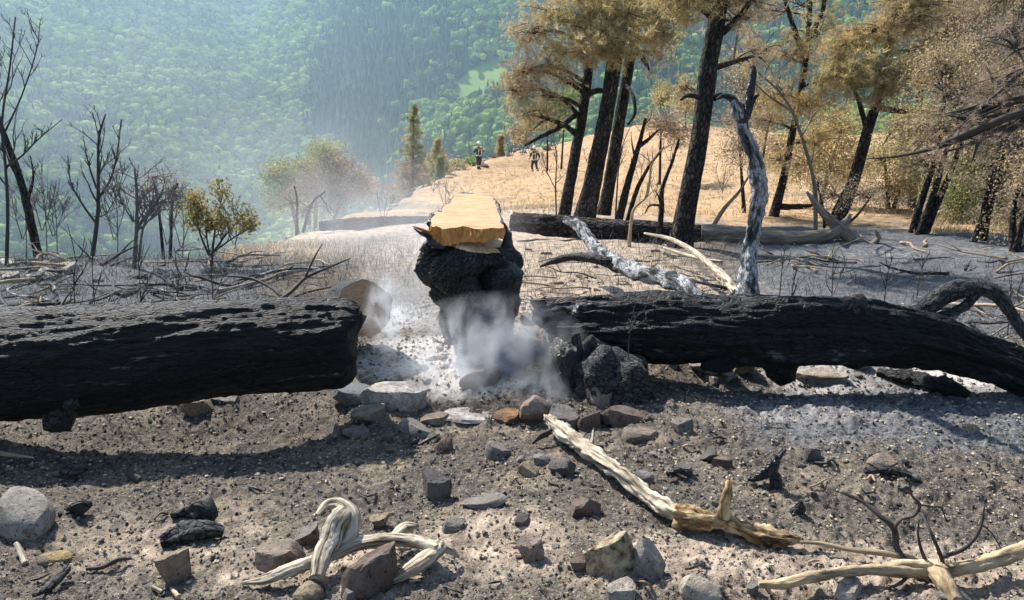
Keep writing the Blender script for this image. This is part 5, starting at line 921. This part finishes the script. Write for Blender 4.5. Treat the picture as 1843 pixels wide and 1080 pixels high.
# half-burnt trees on the rim, conifers
shrub('rim_tree', 'broad half-green half-brown tree in the smoke on the rim', [[(560, 420, 24), (570, 360, 24), (585, 300, 24)], [(565, 420, 24), (610, 370, 24), (640, 330, 24)], [(555, 420, 24), (525, 370, 24), (505, 330, 24)]], 7,
      [(585, 275, 23.6, 36, 14, 260, OLIVE + GREEN), (540, 300, 23.6, 40, 12, 220, GREEN + OLIVE), (500, 315, 23.6, 30, 20, 220, GREEN), (610, 300, 23.5, 34, 16, 220, GREYB), (630, 325, 23.5, 40, 20, 240, GREYB), (575, 330, 23.4, 44, 24, 280, GREYB), (540, 350, 23.3, 36, 26, 260, GREYB), (605, 355, 23.4, 40, 24, 240, GREYB), (500, 350, 23.5, 26, 24, 180, GREEN), (655, 345, 23.5, 26, 16, 120, BROWN)], 91, None, 'tree', needle=(.14, .085))
shrub('rim_shrub', 'pale pinkish leafless bush in the smoke in front of the rim tree', [[(530, 410, 19.5), (535, 370, 19.5), (530, 335, 19.5)], [(535, 410, 19.5), (560, 370, 19.5), (585, 345, 19.5)]], 5,
      [(525, 365, 19.4, 34, 26, 90, GREYB), (560, 375, 19.4, 36, 24, 90, GREYB), (595, 385, 19.4, 30, 18, 70, GREYB)], 92, None, 'shrub', needle=(.06, .04))
shrub('rim_shrub', 'pinkish scorched bush on the rim above the tangled shrub', [[(290, 420, 15), (285, 370, 15), (275, 320, 15)], [(295, 420, 15), (310, 370, 15), (320, 330, 15)]], 5,
      [(280, 320, 15, 36, 20, 80, GREYB), (315, 340, 15, 30, 20, 70, GREYB), (255, 345, 15, 26, 20, 60, GREYB), (345, 360, 15, 26, 20, 70, BROWN)], 93, None, 'shrub', needle=(.07, .04))
def spruce(name, label, px, base, top, Y, wpx, seed, cols):
    r = np.random.default_rng(seed); a, t_ = W(px, base, Y), W(px + 3, top, Y); o = thing(name, label, 'tree', a); hgt = t_[2] - a[2]
    b = MB(); b.add(*tube([a, t_], [.10, .012], 8, 12)); b.build('trunk', M['burnt_bark'], o); cr, lm = MB(), MB(); wm = wpx * Y / F
    for k in range(190):
        u = (k + r.random()) / 190; z = .12 + .88 * u; ang = r.uniform(0, 6.283); L = wm * (1 - u) ** .9 * r.uniform(.35, 1.15) + .06; c0 = a + (t_ - a) * z; e = c0 + np.array([math.cos(ang) * L, math.sin(ang) * L, .12 * L + .05]); lm.add(*tube([c0, (c0 + e) / 2 + [0, 0, .03], e], [.014, .009, .004], 4, 4))
        m = max(2, int(L * 9)); tt = r.uniform(.25, 1.05, (m, 1)); C = c0 + (e - c0) * tt + r.normal(size=(m, 3)) * .05; tufts(cr, C, np.repeat(nrm(e - c0)[None], m, 0), 11, .2, .035, pick(cols(u), m, r), r)
    lm.build('limbs', M['burnt_bark'], o); cr.build('crown', M['needles'], o, smooth=False)
spruce('spruce', 'tall slim conifer, olive above and scorched brown below, on the rim', 742, 390, 192, 42, 44, 3, lambda u: OLIVE + GREEN if u > .45 else BROWN)
spruce('spruce', 'shorter olive conifer right of the tall slim one', 785, 350, 252, 47, 38, 4, lambda u: OLIVE if u > .3 else BROWN)
spruce('spruce', 'small bright yellow-green conifer at the foot of the taller ones', 790, 340, 285, 43, 10, 5, lambda u: [(.3, .32, .1), (.24, .28, .08)])
spruce('spruce', 'small brown dry conifer by the left firefighter', 899, 300, 245, 60, 9, 6, lambda u: GOLD)
for i, (px, py, Y, h) in enumerate([(920, 285, 60, 60), (940, 285, 60, 55), (958, 290, 60, 50), (700, 375, 29, 40), (735, 360, 33, 44), (780, 345, 36, 40), (690, 400, 20, 55), (800, 372, 24, 50), (1062, 305, 38, 40), (1152, 330, 30, 50), (1330, 305, 34, 44), (1425, 312, 30, 46), (1205, 292, 40, 40), (985, 330, 36, 36), (1300, 345, 26, 50), (1180, 355, 24, 40)]):
    bare_tree('burnt_shrub', ('bare burnt bush on the golden slope ' if i > 7 else 'bare burnt bush on the rim ') + where(px, py), [([(px, py, Y), (px + 3, py - h * .5, Y), (px + 8, py - h, Y)], 1.6), ([(px, py, Y), (px - 8, py - h * .5, Y), (px - 12, py - h * .95, Y)], 1.4), ([(px, py, Y), (px + 12, py - h * .5, Y), (px + 22, py - h * .8, Y)], 1.3)], 120 + i, mat=M['twig'], subs=7, sublen=.45, group='bare burnt bushes along the rim', cat='burnt shrub')
for i, (px, py, Y, rx, ry, lb) in enumerate([(850, 300, 56, 20, 8, 'green bush on the rim left of the left firefighter'), (820, 305, 54, 16, 10, 'olive bush on the rim below the conifers'), (1235, 190, 62, 30, 14, 'golden bush on the skyline right of the pine cluster'), (1190, 175, 64, 20, 18, 'green-gold bush on the skyline between the pines')]):
    shrub('green_bush', lb, [[(px, py + 12, Y), (px, py, Y)]], 2, [(px - rx * .3, py - ry * .3, Y, rx * .7, ry, 110, [GREEN, OLIVE, GOLD, OLIVE][i]), (px + rx * .4, py, Y, rx * .6, ry * .8, 90, [GREEN, OLIVE, GOLD, GREEN][i])], 140 + i, needle=(.34, .2))

# ------------------------------------------------------------------ fallen logs further back
def flog(name, label, pts, rad, mat, seed, amp=.02, cat='log'):
    P = [W(*p) for p in pts]; R = [q * p[1] / F for q, p in zip(rad, P)]; m = P[len(P) // 2]; o = thing(name, label, cat, m - [0, 0, R[len(R) // 2]])
    b = MB(); b.add(*tube(P, R, 34, 130, logdisp(amp, seed, 1.2))); b.build('trunk', mat, o); return o
o = flog('fallen_log', 'dark fallen log lying at the foot of the clustered pines', [(922, 400, 12.9), (980, 404, 12.7), (1080, 414, 12.5), (1180, 420, 12.3), (1260, 424, 12.2)], [15, 18, 18, 19, 16], M['burnt_bark'], 201)
o = flog('fallen_log', 'bleached fallen log with forked roots right of the big near pine', [(1262, 424, 12.4), (1330, 424, 12.3), (1420, 430, 12.1), (1480, 425, 12), (1510, 412, 12)], [20, 15, 13, 12, 12], M['grey_wood'], 203, .012)
branch(o, 'root', [(1500, 415, 12), (1522, 400, 12), (1530, 385, 12)], [10, 7, 3], M['grey_wood'], 12)
branch(o, 'root', [(1510, 412, 12), (1535, 430, 11.9), (1560, 442, 11.8), (1595, 452, 11.6)], [12, 11, 8, 4], M['grey_wood'], 12)
branch(o, 'root', [(1515, 412, 12), (1488, 390, 12), (1470, 370, 12), (1452, 345, 12)], [9, 8, 6, 2], M['grey_wood'], 12)
branch(o, 'root', [(1565, 444, 11.8), (1580, 430, 11.8), (1576, 415, 11.8)], [6, 5, 2], M['grey_wood'], 10)
flog('fallen_log', 'burnt log lying in the smoke behind the stump', [(575, 408, 16.3), (640, 402, 16.6), (720, 398, 17), (770, 394, 17.2)], [6, 9, 7, 3], M['burnt_bark'], 205)
t10 = thing('burnt_rootstock', 'dark burnt tree stump in the smoke at the end of the far burnt log', 'tree stump', G(556, 415)); Yb = G(556, 415)[1]
b = MB(); lump(b, 555, 400, Yb, .27, .24, .27, 12, .3); b.build('burnt_lump', M['burnt_bark'], t10)
branch(t10, 'spike', [(550, 392, Yb), (553, 376, Yb), (558, 368, Yb)], [9, 6, 2], M['burnt_bark'], 10)
branch(thing('bleached_branch', 'pale crooked branch lying on the litter left of the upright ash branch', 'branch', W(1310, 530, 6.2)), 'stem', [(1160, 420, 9.5), (1205, 430, 9), (1245, 450, 8.2), (1280, 478, 7.4), (1305, 500, 6.7), (1325, 528, 6.1)], [2, 4, 5, 6, 8, 8], M['pale_wood'], 12, 80)
branch(thing('bleached_branch', 'thin pale branch lying on the litter in front of the big near pine', 'branch', W(1240, 470, 8.5)), 'stem', [(1195, 446, 9.6), (1225, 456, 9.2), (1262, 466, 8.8), (1300, 472, 8.6)], [2, 3, 4, 3], M['pale_wood'], 10, 40)
rB = np.random.default_rng(9)
def litter(n, pxr, Yr, Lr, rad, mats, group):
    for i in range(n):
        px = rB.uniform(*pxr); Y = math.exp(rB.uniform(math.log(Yr[0]), math.log(Yr[1]))); x = (px - CX) / F * (Y * CP + .33); a = rB.uniform(0, 6.28); L = rB.uniform(*Lr); P = [np.array([x, Y, hz(x, Y) + .02])]; lift = rB.uniform(0, .5) ** 2
        for k in range(4):
            a += rB.normal() * .38; st = L / 4 * rB.uniform(.6, 1.4); nx, ny = P[-1][0] + math.cos(a) * st, P[-1][1] + math.sin(a) * st; P.append(np.array([nx, ny, hz(nx, ny) + .02 + lift * L * (k + 1) / 4 + rB.uniform(0, .03)]))
        mt = mats[i % len(mats)]; R0 = rad * rB.uniform(.5, 1.4); b = MB()
        b.add(*tube(P, [R0, R0 * .9, R0 * .75, R0 * .55, R0 * .25], 8, 26, lambda s, th, r_: .3 * r_ * fbm(np.stack([s * 14, np.cos(th) * 1.3, np.sin(th) * 1.3], -1), 3, i)))
        if i % 2: 
            d = nrm(P[3] - P[2]); e = nrm(d + rB.normal(size=3) * .6) * L * .3; b.add(*tube([P[2], P[2] + e * .5 + [0, 0, .02], P[2] + e], [R0 * .6, R0 * .4, R0 * .2], 6, 10))
        c = P[2]; wd = {'twig_pale': 'pale', 'grey_wood': 'grey', 'char_grey': 'charred', 'tan_branch': 'tan', 'twig': 'dark', 'char_ash': 'ash-white'}[mt]
        tag(b.build('dead_branch', M[mt], origin=P[0]), '%s %s%s branch %s' % (['short', 'middling', 'long'][min(2, int(3 * (L - Lr[0]) / (Lr[1] - Lr[0])))], wd, ' forked' if i % 2 else '', where(*project(*c))), 'branch', group)
litter(90, (-10, 520), (5.6, 11.2), (.4, 1.5), .018, ['twig_pale', 'grey_wood', 'char_grey', 'char_ash', 'twig'], 'dead branches littering the ash at left')
litter(44, (950, 1300), (6.2, 10.5), (.3, .9), .009, ['twig_pale', 'grey_wood', 'twig'], 'dry branches on the pale soil')
litter(46, (1330, 1850), (6, 12.5), (.4, 1.3), .016, ['twig_pale', 'grey_wood', 'char_grey'], 'dead branches in the dappled shade')

# ------------------------------------------------------------------ loose ground cover
def gxy(n, x0, y0, x1, y1, r, near=False):
    px = r.uniform(x0, x1, n); Y = np.array([W(0, 0, 1)[1]]); return px
def field(n, Ya, Yb, pa, pb, r):
    Y = np.exp(r.uniform(math.log(Ya), math.log(Yb), n)); px = r.uniform(pa, pb, n); x = (px - CX) / F * (Y * CP + .33); return np.c_[x, Y, H(x, Y)]
r = np.random.default_rng(77)
P = field(52000, 2.2, 7.5, -60, 1900, r); n = len(P)
O = np.array([[1, 0, 0], [-1, 0, 0], [0, 1, 0], [0, -1, 0], [0, 0, 1], [0, 0, -1]], float); OT = np.array([[0, 2, 4], [2, 1, 4], [1, 3, 4], [3, 0, 4], [2, 0, 5], [1, 2, 5], [3, 1, 5], [0, 3, 5]])
sz = (.0030 + .011 * r.random(n) ** 4) * (P[:, 1] / 3.2) ** .8; V = O[None] * r.uniform(.5, 1.2, (n, 6, 1)) * sz[:, None, None] * [1, 1, .7]
a = r.uniform(0, 6.28, n); c_, s_ = np.cos(a)[:, None], np.sin(a)[:, None]; V = np.stack([V[..., 0] * c_ - V[..., 1] * s_, V[..., 0] * s_ + V[..., 1] * c_, V[..., 2]], -1) + P[:, None] + np.array([0, 0, .3]) * sz[:, None, None]
cols = np.array([(.03, .03, .03), (.06, .055, .05), (.15, .135, .12), (.24, .21, .175), (.38, .31, .22), (.42, .36, .28)])[r.choice(6, n, p=[.10, .24, .28, .2, .12, .06])]
b = MB(); b.add(V.reshape(-1, 3), None, (OT[None] + np.arange(n)[:, None, None] * 6).reshape(-1, 3), np.repeat(cols, 6, 0)); tag(b.build('gravel', M['crumb'], smooth=False), 'crumbs of charcoal and soil covering the burnt ground', 'gravel', kind='stuff')
def blades(name, label, P, L, w, cols, r, lean=.8, mat='straw', curve=True):
    n = len(P); a = r.uniform(0, 6.28, n); d = np.c_[np.cos(a) * lean * r.uniform(.3, 1.5, n), np.sin(a) * lean * r.uniform(.3, 1.5, n), np.ones(n)]; d = nrm(d); l = L * r.uniform(.5, 1.3, (n, 1)) * (P[:, 1:2] / 10) ** .35; s = nrm(np.cross(d, [0, 0, 1.])) * w * (P[:, 1:2] / 10) ** .6 * .5
    mid = P + d * l * .55; tip = P + d * l + np.c_[np.cos(a), np.sin(a), -.3 * np.ones(n)] * l * .25
    V = np.stack([P - s, P + s, mid + s * .7, mid - s * .7, tip], 1).reshape(-1, 3); i = np.arange(n)[:, None] * 5
    b = MB(); b.add(V, i + np.array([0, 1, 2, 3]), i + np.array([3, 2, 4]), np.repeat(pick(cols, n, r), 5, 0)); return tag(b.build(name, M[mat], smooth=False), label, 'grass' if 'grass' in name else 'twigs', kind='stuff')
STR = [(.55, .41, .22), (.46, .32, .15), (.62, .5, .3), (.36, .25, .12)]
P = np.vstack([field(9000, 17, 60, 800, 1900, r), field(900, 10.5, 13.5, 400, 640, r), field(900, 13, 17, 1640, 1843, r)])
P = P[(P[:, 1] < np.interp(pix(P[:, 0], P[:, 1]), EDGE_PX, EDGE_Y) + .5)]
blades('dry_grass', 'dry straw-coloured grass on the golden slope and behind the charred log', P, .14, .014, STR, r)
BT = [(.07, .064, .06), (.14, .13, .12), (.20, .18, .155), (.04, .038, .038)]
P = np.vstack([field(3200, 6.5, 13, 380, 760, r), field(2200, 6.0, 12, 940, 1330, r), field(1300, 5.8, 10, 1330, 1860, r), field(3200, 5.5, 12, -40, 400, r)])
blades('burnt_twigs', 'thin burnt twigs and stalks bristling from the ash', P, .22, .006, BT, r, 1.0)
P = field(5200, 2.3, 5.0, -40, 1880, r); P[:, 2] += .004
blades('straw_litter', 'short straws and needle litter strewn on the foreground soil', P, .035, .0045, [(.5, .4, .24), (.4, .3, .17), (.2, .16, .11), (.05, .045, .04)], r, 4.0)

# ------------------------------------------------------------------ firefighters
def cloth(name, c, rough=.8):
    m, nt, b = mk(name); b.inputs['Base Color'].default_value = (*c, 1); b.inputs['Roughness'].default_value = rough; return m
M['skin'] = cloth('skin', (.48, .29, .2)); M['navy'] = cloth('navy', (.028, .03, .035)); M['yellow'] = cloth('yellow', (.42, .45, .12)); M['reflect'] = cloth('reflect', (.75, .75, .62), .4)
M['helmet'] = cloth('helmet', (.80, .78, .66), .35); M['boot'] = cloth('boot', (.015, .015, .015), .5)
def skinned(name, J, E, mat, parent, root=0):
    me = bpy.data.meshes.new(name); me.from_pydata([tuple(j[0]) for j in J], E, []); o = bpy.data.objects.new(name, me); COL.objects.link(o); o.parent = parent
    me.materials.append(mat); o.modifiers.new('skin', 'SKIN'); me.skin_vertices or None
    sv = me.skin_vertices[0].data
    for i, j in enumerate(J): rr = j[1] if isinstance(j[1], tuple) else (j[1], j[1]); sv[i].radius = rr; sv[i].use_root = False
    sv[root].use_root = True
    ms = o.modifiers.new('sub', 'SUBSURF'); ms.levels = 1; ms.render_levels = 1; return o
def person(label, px, py, Y, rz, pose):
    p = W(px, py, Y); p[2] = hz(p[0], p[1]); o = thing('person', label, 'person', p, 'firefighters on the slope'); o.rotation_euler = (0, 0, rz)
    def add(nm, b, m, par=None): 
        bo = bpy.data.objects.new(nm, b.mesh(nm, M[m])); COL.objects.link(bo); bo.parent = par or o; return bo
    q = pose; V3 = lambda *a: np.array(a, float)
    pel, che, nek, hed = V3(0, 0, .95), V3(0, -.02, 1.32), V3(0, -.02, 1.50), V3(0, -.04, 1.66)
    def limb(s, kind):
        S = V3(s * .2, 0, 1.42); return [S] + [V3(*a) for a in q[kind]]
    la, ra = limb(-1, 'la'), limb(1, 'ra'); ll, rl = [V3(-.1, 0, .9)] + [V3(*a) for a in q['ll']], [V3(.1, 0, .9)] + [V3(*a) for a in q['rl']]
    J = [(pel, .14), (che, (.17, .12)), (nek, .06), (hed, .095), (hed + [0, -.02, .09], .085)]; E = [(0, 1), (1, 2), (2, 3), (3, 4)]
    def chain(start, pts, rad):
        k = start
        for pt_, r_ in zip(pts, rad): J.append((pt_, r_)); E.append((k, len(J) - 1)); k = len(J) - 1
        return k
    ha = chain(1, la, [.075, .055, .04]); hb = chain(1, ra, [.075, .055, .04]); chain(0, ll, [.095, .07, .05]); chain(0, rl, [.095, .07, .05])
    for L_, e in ((la, ha), (ra, hb)):
        d = nrm(L_[2] - L_[1]); s = nrm(np.cross(d, [0, 1, .1])); J.append((L_[2] + d * .08, (.04, .02))); E.append((e, len(J) - 1)); pm = len(J) - 1
        for f in range(5):
            off = s * (f - 2) * .018; a0 = L_[2] + d * (.09 if f else .03) + off; ln = [.05, .07, .08, .075, .055][f]; dd = nrm(d + (s * -.9 if f == 0 else 0)); k0 = len(J)
            J.append((a0, .009)); J.append((a0 + dd * ln * .55, .009)); J.append((a0 + nrm(dd + [0, -.5, -.2]) * ln, .008)); E.extend([(k0, k0 + 1), (k0 + 1, k0 + 2)])
    body = skinned('body', J, E, M['skin'], o)
    JJ = [(pel - [0, 0, .06], (.185, .15)), ((pel + che) / 2, (.185, .14)), (che, (.21, .15)), (nek - [0, 0, .03], .09)]; EE = [(0, 1), (1, 2), (2, 3)]
    for L_ in (la, ra):
        k = len(JJ); e_ = L_[1] + (L_[2] - L_[1]) * .95; JJ += [(L_[0], .1), (L_[1], .075), (e_, .065)]; EE += [(2, k), (k, k + 1), (k + 1, k + 2)]
    jk = skinned('jacket', JJ, EE, M['navy'], o)
    JJ = [(pel - [0, 0, .02], (.17, .14))]; EE = []
    for L_ in (ll, rl):
        k = len(JJ); JJ += [(L_[0] - [0, 0, .06], .12), (L_[1], .09), (L_[1] + (L_[2] - L_[1]) * .82, .075)]; EE += [(0, k), (k, k + 1), (k + 1, k + 2)]
    tr = skinned('trousers', JJ, EE, M['navy'], o)
    for L_ in (ll, rl):
        b = MB(); f = L_[2]; b.add(*tube([f + [0, 0, .2], f + [0, 0, .05], f + [0, -.04, -.02]], [.07, .065, .06], 10, 8)); b.add(*tube([f + [0, .06, -.03], f + [0, -.06, -.035], f + [0, -.19, -.045]], [.05, .052, .035], 10, 8)); bo = bpy.data.objects.new('boot', b.mesh('boot', M['boot'])); COL.objects.link(bo); bo.parent = o
        g_ = L_[1] + (L_[2] - L_[1]) * .62; b = MB(); b.add(*tube([g_ + [0, 0, .03], g_ - [0, 0, .03]], [.086, .086], 12, 3)); add('reflective_band', b, 'reflect', tr)
    b = MB(); V, T = ICO[3]; V = V * [.135, .16, .13]; V[:, 2] = np.maximum(V[:, 2], -.03); V[(V[:, 2] < 0)] *= [1.12, 1.15, 1]; b.add(V + hed + [0, .0, .10], None, T); hl = add('helmet', b, 'helmet')
    b = MB(); b.add(*tube([hed + [-.125, -.06, .07], hed + [0, -.17, .06], hed + [.125, -.06, .07]], [.02, .03, .02], 8, 12)); add('visor', b, 'helmet', hl)
    for s in (-1, 1):
        b = MB(); b.add(*tube([(s * .10, .165, 1.0), (s * .11, .19, 1.25), (s * .12, .08, 1.50), (s * .11, -.17, 1.34), (s * .10, -.165, 1.0)], [.022] * 5, 8, 30, flat=.6)); add('reflective_strap', b, 'reflect', jk)
        S = (la if s < 0 else ra); b = MB(); V, T = ICO[2]; b.add(V * [.12, .13, .10] + S[0] + [s * -.02, 0, .03], None, T); add('yellow_shoulder', b, 'yellow', jk)
        m_e = S[1] + (S[2] - S[1]) * .6; d = nrm(S[2] - S[1]) * .03; b = MB(); b.add(*tube([m_e - d, m_e + d], [.08, .08], 10, 3)); add('reflective_band', b, 'reflect', jk)
    ang = np.linspace(0, 6.283, 25); b = MB(); b.add(*tube([(.20 * math.cos(t_), .165 * math.sin(t_), .93) for t_ in ang], [.026] * 25, 8, 50)); add('reflective_belt', b, 'reflect', jk)
    b = MB(); b.add(*tube([(-.12, -.165, 1.30), (0, -.185, 1.31), (.12, -.165, 1.30)], [.045, .05, .045], 8, 10, flat=.5)); add('yellow_chest_patch', b, 'yellow', jk)
    # face: nose, eyes, mouth
    b = MB(); b.add(*tube([hed + [0, -.10, .06], hed + [0, -.125, .02], hed + [0, -.10, .005]], [.008, .016, .01], 8, 6)); add('nose', b, 'skin')
    for s in (-1, 1):
        b = MB(); V, T = ICO[1]; b.add(V * .012 + hed + [s * .035, -.098, .05], None, T); add('eye', b, 'boot')
    b = MB(); b.add(*tube([hed + [-.03, -.098, -.035], hed + [0, -.104, -.037], hed + [.03, -.098, -.035]], [.004, .006, .004], 6, 6)); add('mouth', b, 'navy')
    return o
person('firefighter standing at the rim in white helmet and dark suit, hand at the face', 862, 311, 53, .5, dict(la=[(-.34, .05, 1.16), (-.22, -.16, 1.02)], ra=[(.32, -.1, 1.22), (.12, -.24, 1.45)], ll=[(-.10, -.03, .50), (-.08, 0, .10)], rl=[(.09, -.04, .50), (.06, .02, .10)]))
person('firefighter walking down the golden slope in white helmet and dark suit', 962, 311, 53, -.3, dict(la=[(-.32, .02, 1.16), (-.34, -.16, .98)], ra=[(.34, .06, 1.15), (.30, -.06, .93)], ll=[(-.16, -.10, .52), (-.14, .06, .10)], rl=[(.16, -.14, .54), (.24, -.02, .16)]))

# ------------------------------------------------------------------ smoke
def smoke(name, label, c, rad, dens, scale, seed, step=.25, rise=(0, 0, 0), thr=.45, aniso=.3, color=(.92, .95, 1.0), sub=3):
    m, nt, v = volmat(name, color, 1, aniso); tc = N(nt, 'ShaderNodeTexCoord')
    ln = N(nt, 'ShaderNodeVectorMath', operation='LENGTH'); nt.links.new(tc.outputs['Object'], ln.inputs[0])
    mp = N(nt, 'ShaderNodeMapping'); mp.inputs['Scale'].default_value = (scale * rad[0], scale * rad[1], scale * rad[2] * .75); mp.inputs['Location'].default_value = (seed, seed * 2, seed * 3); nt.links.new(tc.outputs['Object'], mp.inputs['Vector'])
    nn = noise(nt, mp.outputs[0], 1.0, 5, .62, .35)
    fall = N(nt, 'ShaderNodeMapRange'); fall.inputs['From Min'].default_value = 1.0; fall.inputs['From Max'].default_value = .15; fall.inputs['To Min'].default_value = 0; fall.inputs['To Max'].default_value = 1; nt.links.new(ln.outputs['Value'], fall.inputs['Value'])
    # density = max(noise * falloff - threshold, 0)
    s1 = N(nt, 'ShaderNodeMapRange'); s1.inputs['From Min'].default_value = thr; s1.inputs['From Max'].default_value = thr + .3; nt.links.new(nn, s1.inputs['Value'])
    mu = N(nt, 'ShaderNodeMath', operation='MULTIPLY'); nt.links.new(s1.outputs[0], mu.inputs[0]); nt.links.new(fall.outputs[0], mu.inputs[1])
    m2 = N(nt, 'ShaderNodeMath', operation='MULTIPLY'); nt.links.new(mu.outputs[0], m2.inputs[0]); m2.inputs[1].default_value = dens; nt.links.new(m2.outputs[0], v.inputs['Density'])
    m.cycles.volume_step_rate = step
    V, T = ICO[sub]; b = MB(); b.add(V, None, T); me = b.mesh(name, m); o = bpy.data.objects.new(name, me); COL.objects.link(o); o.location = c; o.scale = rad; return tag(o, label, 'smoke', kind='stuff')
smoke('smoke', 'white smoke curling up from the foot of the stump', W(885, 664, 4.9), (.74, .32, .54), 15, 5, 1.3, .3, thr=.42)
smoke('smoke', 'thin veil of smoke drifting left of the stump', W(740, 540, 6.2), (.55, .5, .6), 1.1, 3.5, 7.7, .4, thr=.35)
smoke('smoke', 'thin wisp of smoke rising in front of the sawn round log', W(690, 575, 5.0), (.15, .15, .36), 16, 8, 2.1, .4)
smoke('smoke', 'smoke lying over the pale stones below the stump', W(965, 725, 4.6), (.28, .2, .24), 18, 8, 3.7, .4)
smoke('smoke', 'bluish smoke drifting over the burnt ground behind the stump', W(690, 430, 11), (2.4, 3.0, 1.2), .2, 1.3, 4.4, .5, thr=.35)
smoke('smoke', 'thin smoke drifting round the rim tree', W(540, 350, 21), (5.5, 3.0, 2.6), .07, .9, 6.4, .6, thr=.3)
smoke('smoke', 'veil of smoke hanging over the valley at left', W(150, 250, 120), (90, 70, 45), .0018, .05, 5.5, .5, thr=.3)
same = {}
for o in bpy.data.objects:
    if '_o' in o.keys(): del o['_o']
    if o.parent is not None and o.name.split('.')[0] in ('branches', 'twigs', 'limbs', 'foliage', 'crown'): o['kind'] = 'stuff'    # sprays too fine to pick apart
    if o.parent is None and 'label' in o.keys(): same.setdefault(o['label'], []).append(o)
for lb, os_ in same.items():          # what still reads alike is told apart by its place in the row
    if len(os_) in (2, 3):
        os_.sort(key=lambda o: project(*o.location)[0])
        for o, w in zip(os_, ('leftmost', 'rightmost') if len(os_) == 2 else ('leftmost', 'middle one', 'rightmost')): o['label'] = lb + ', ' + w
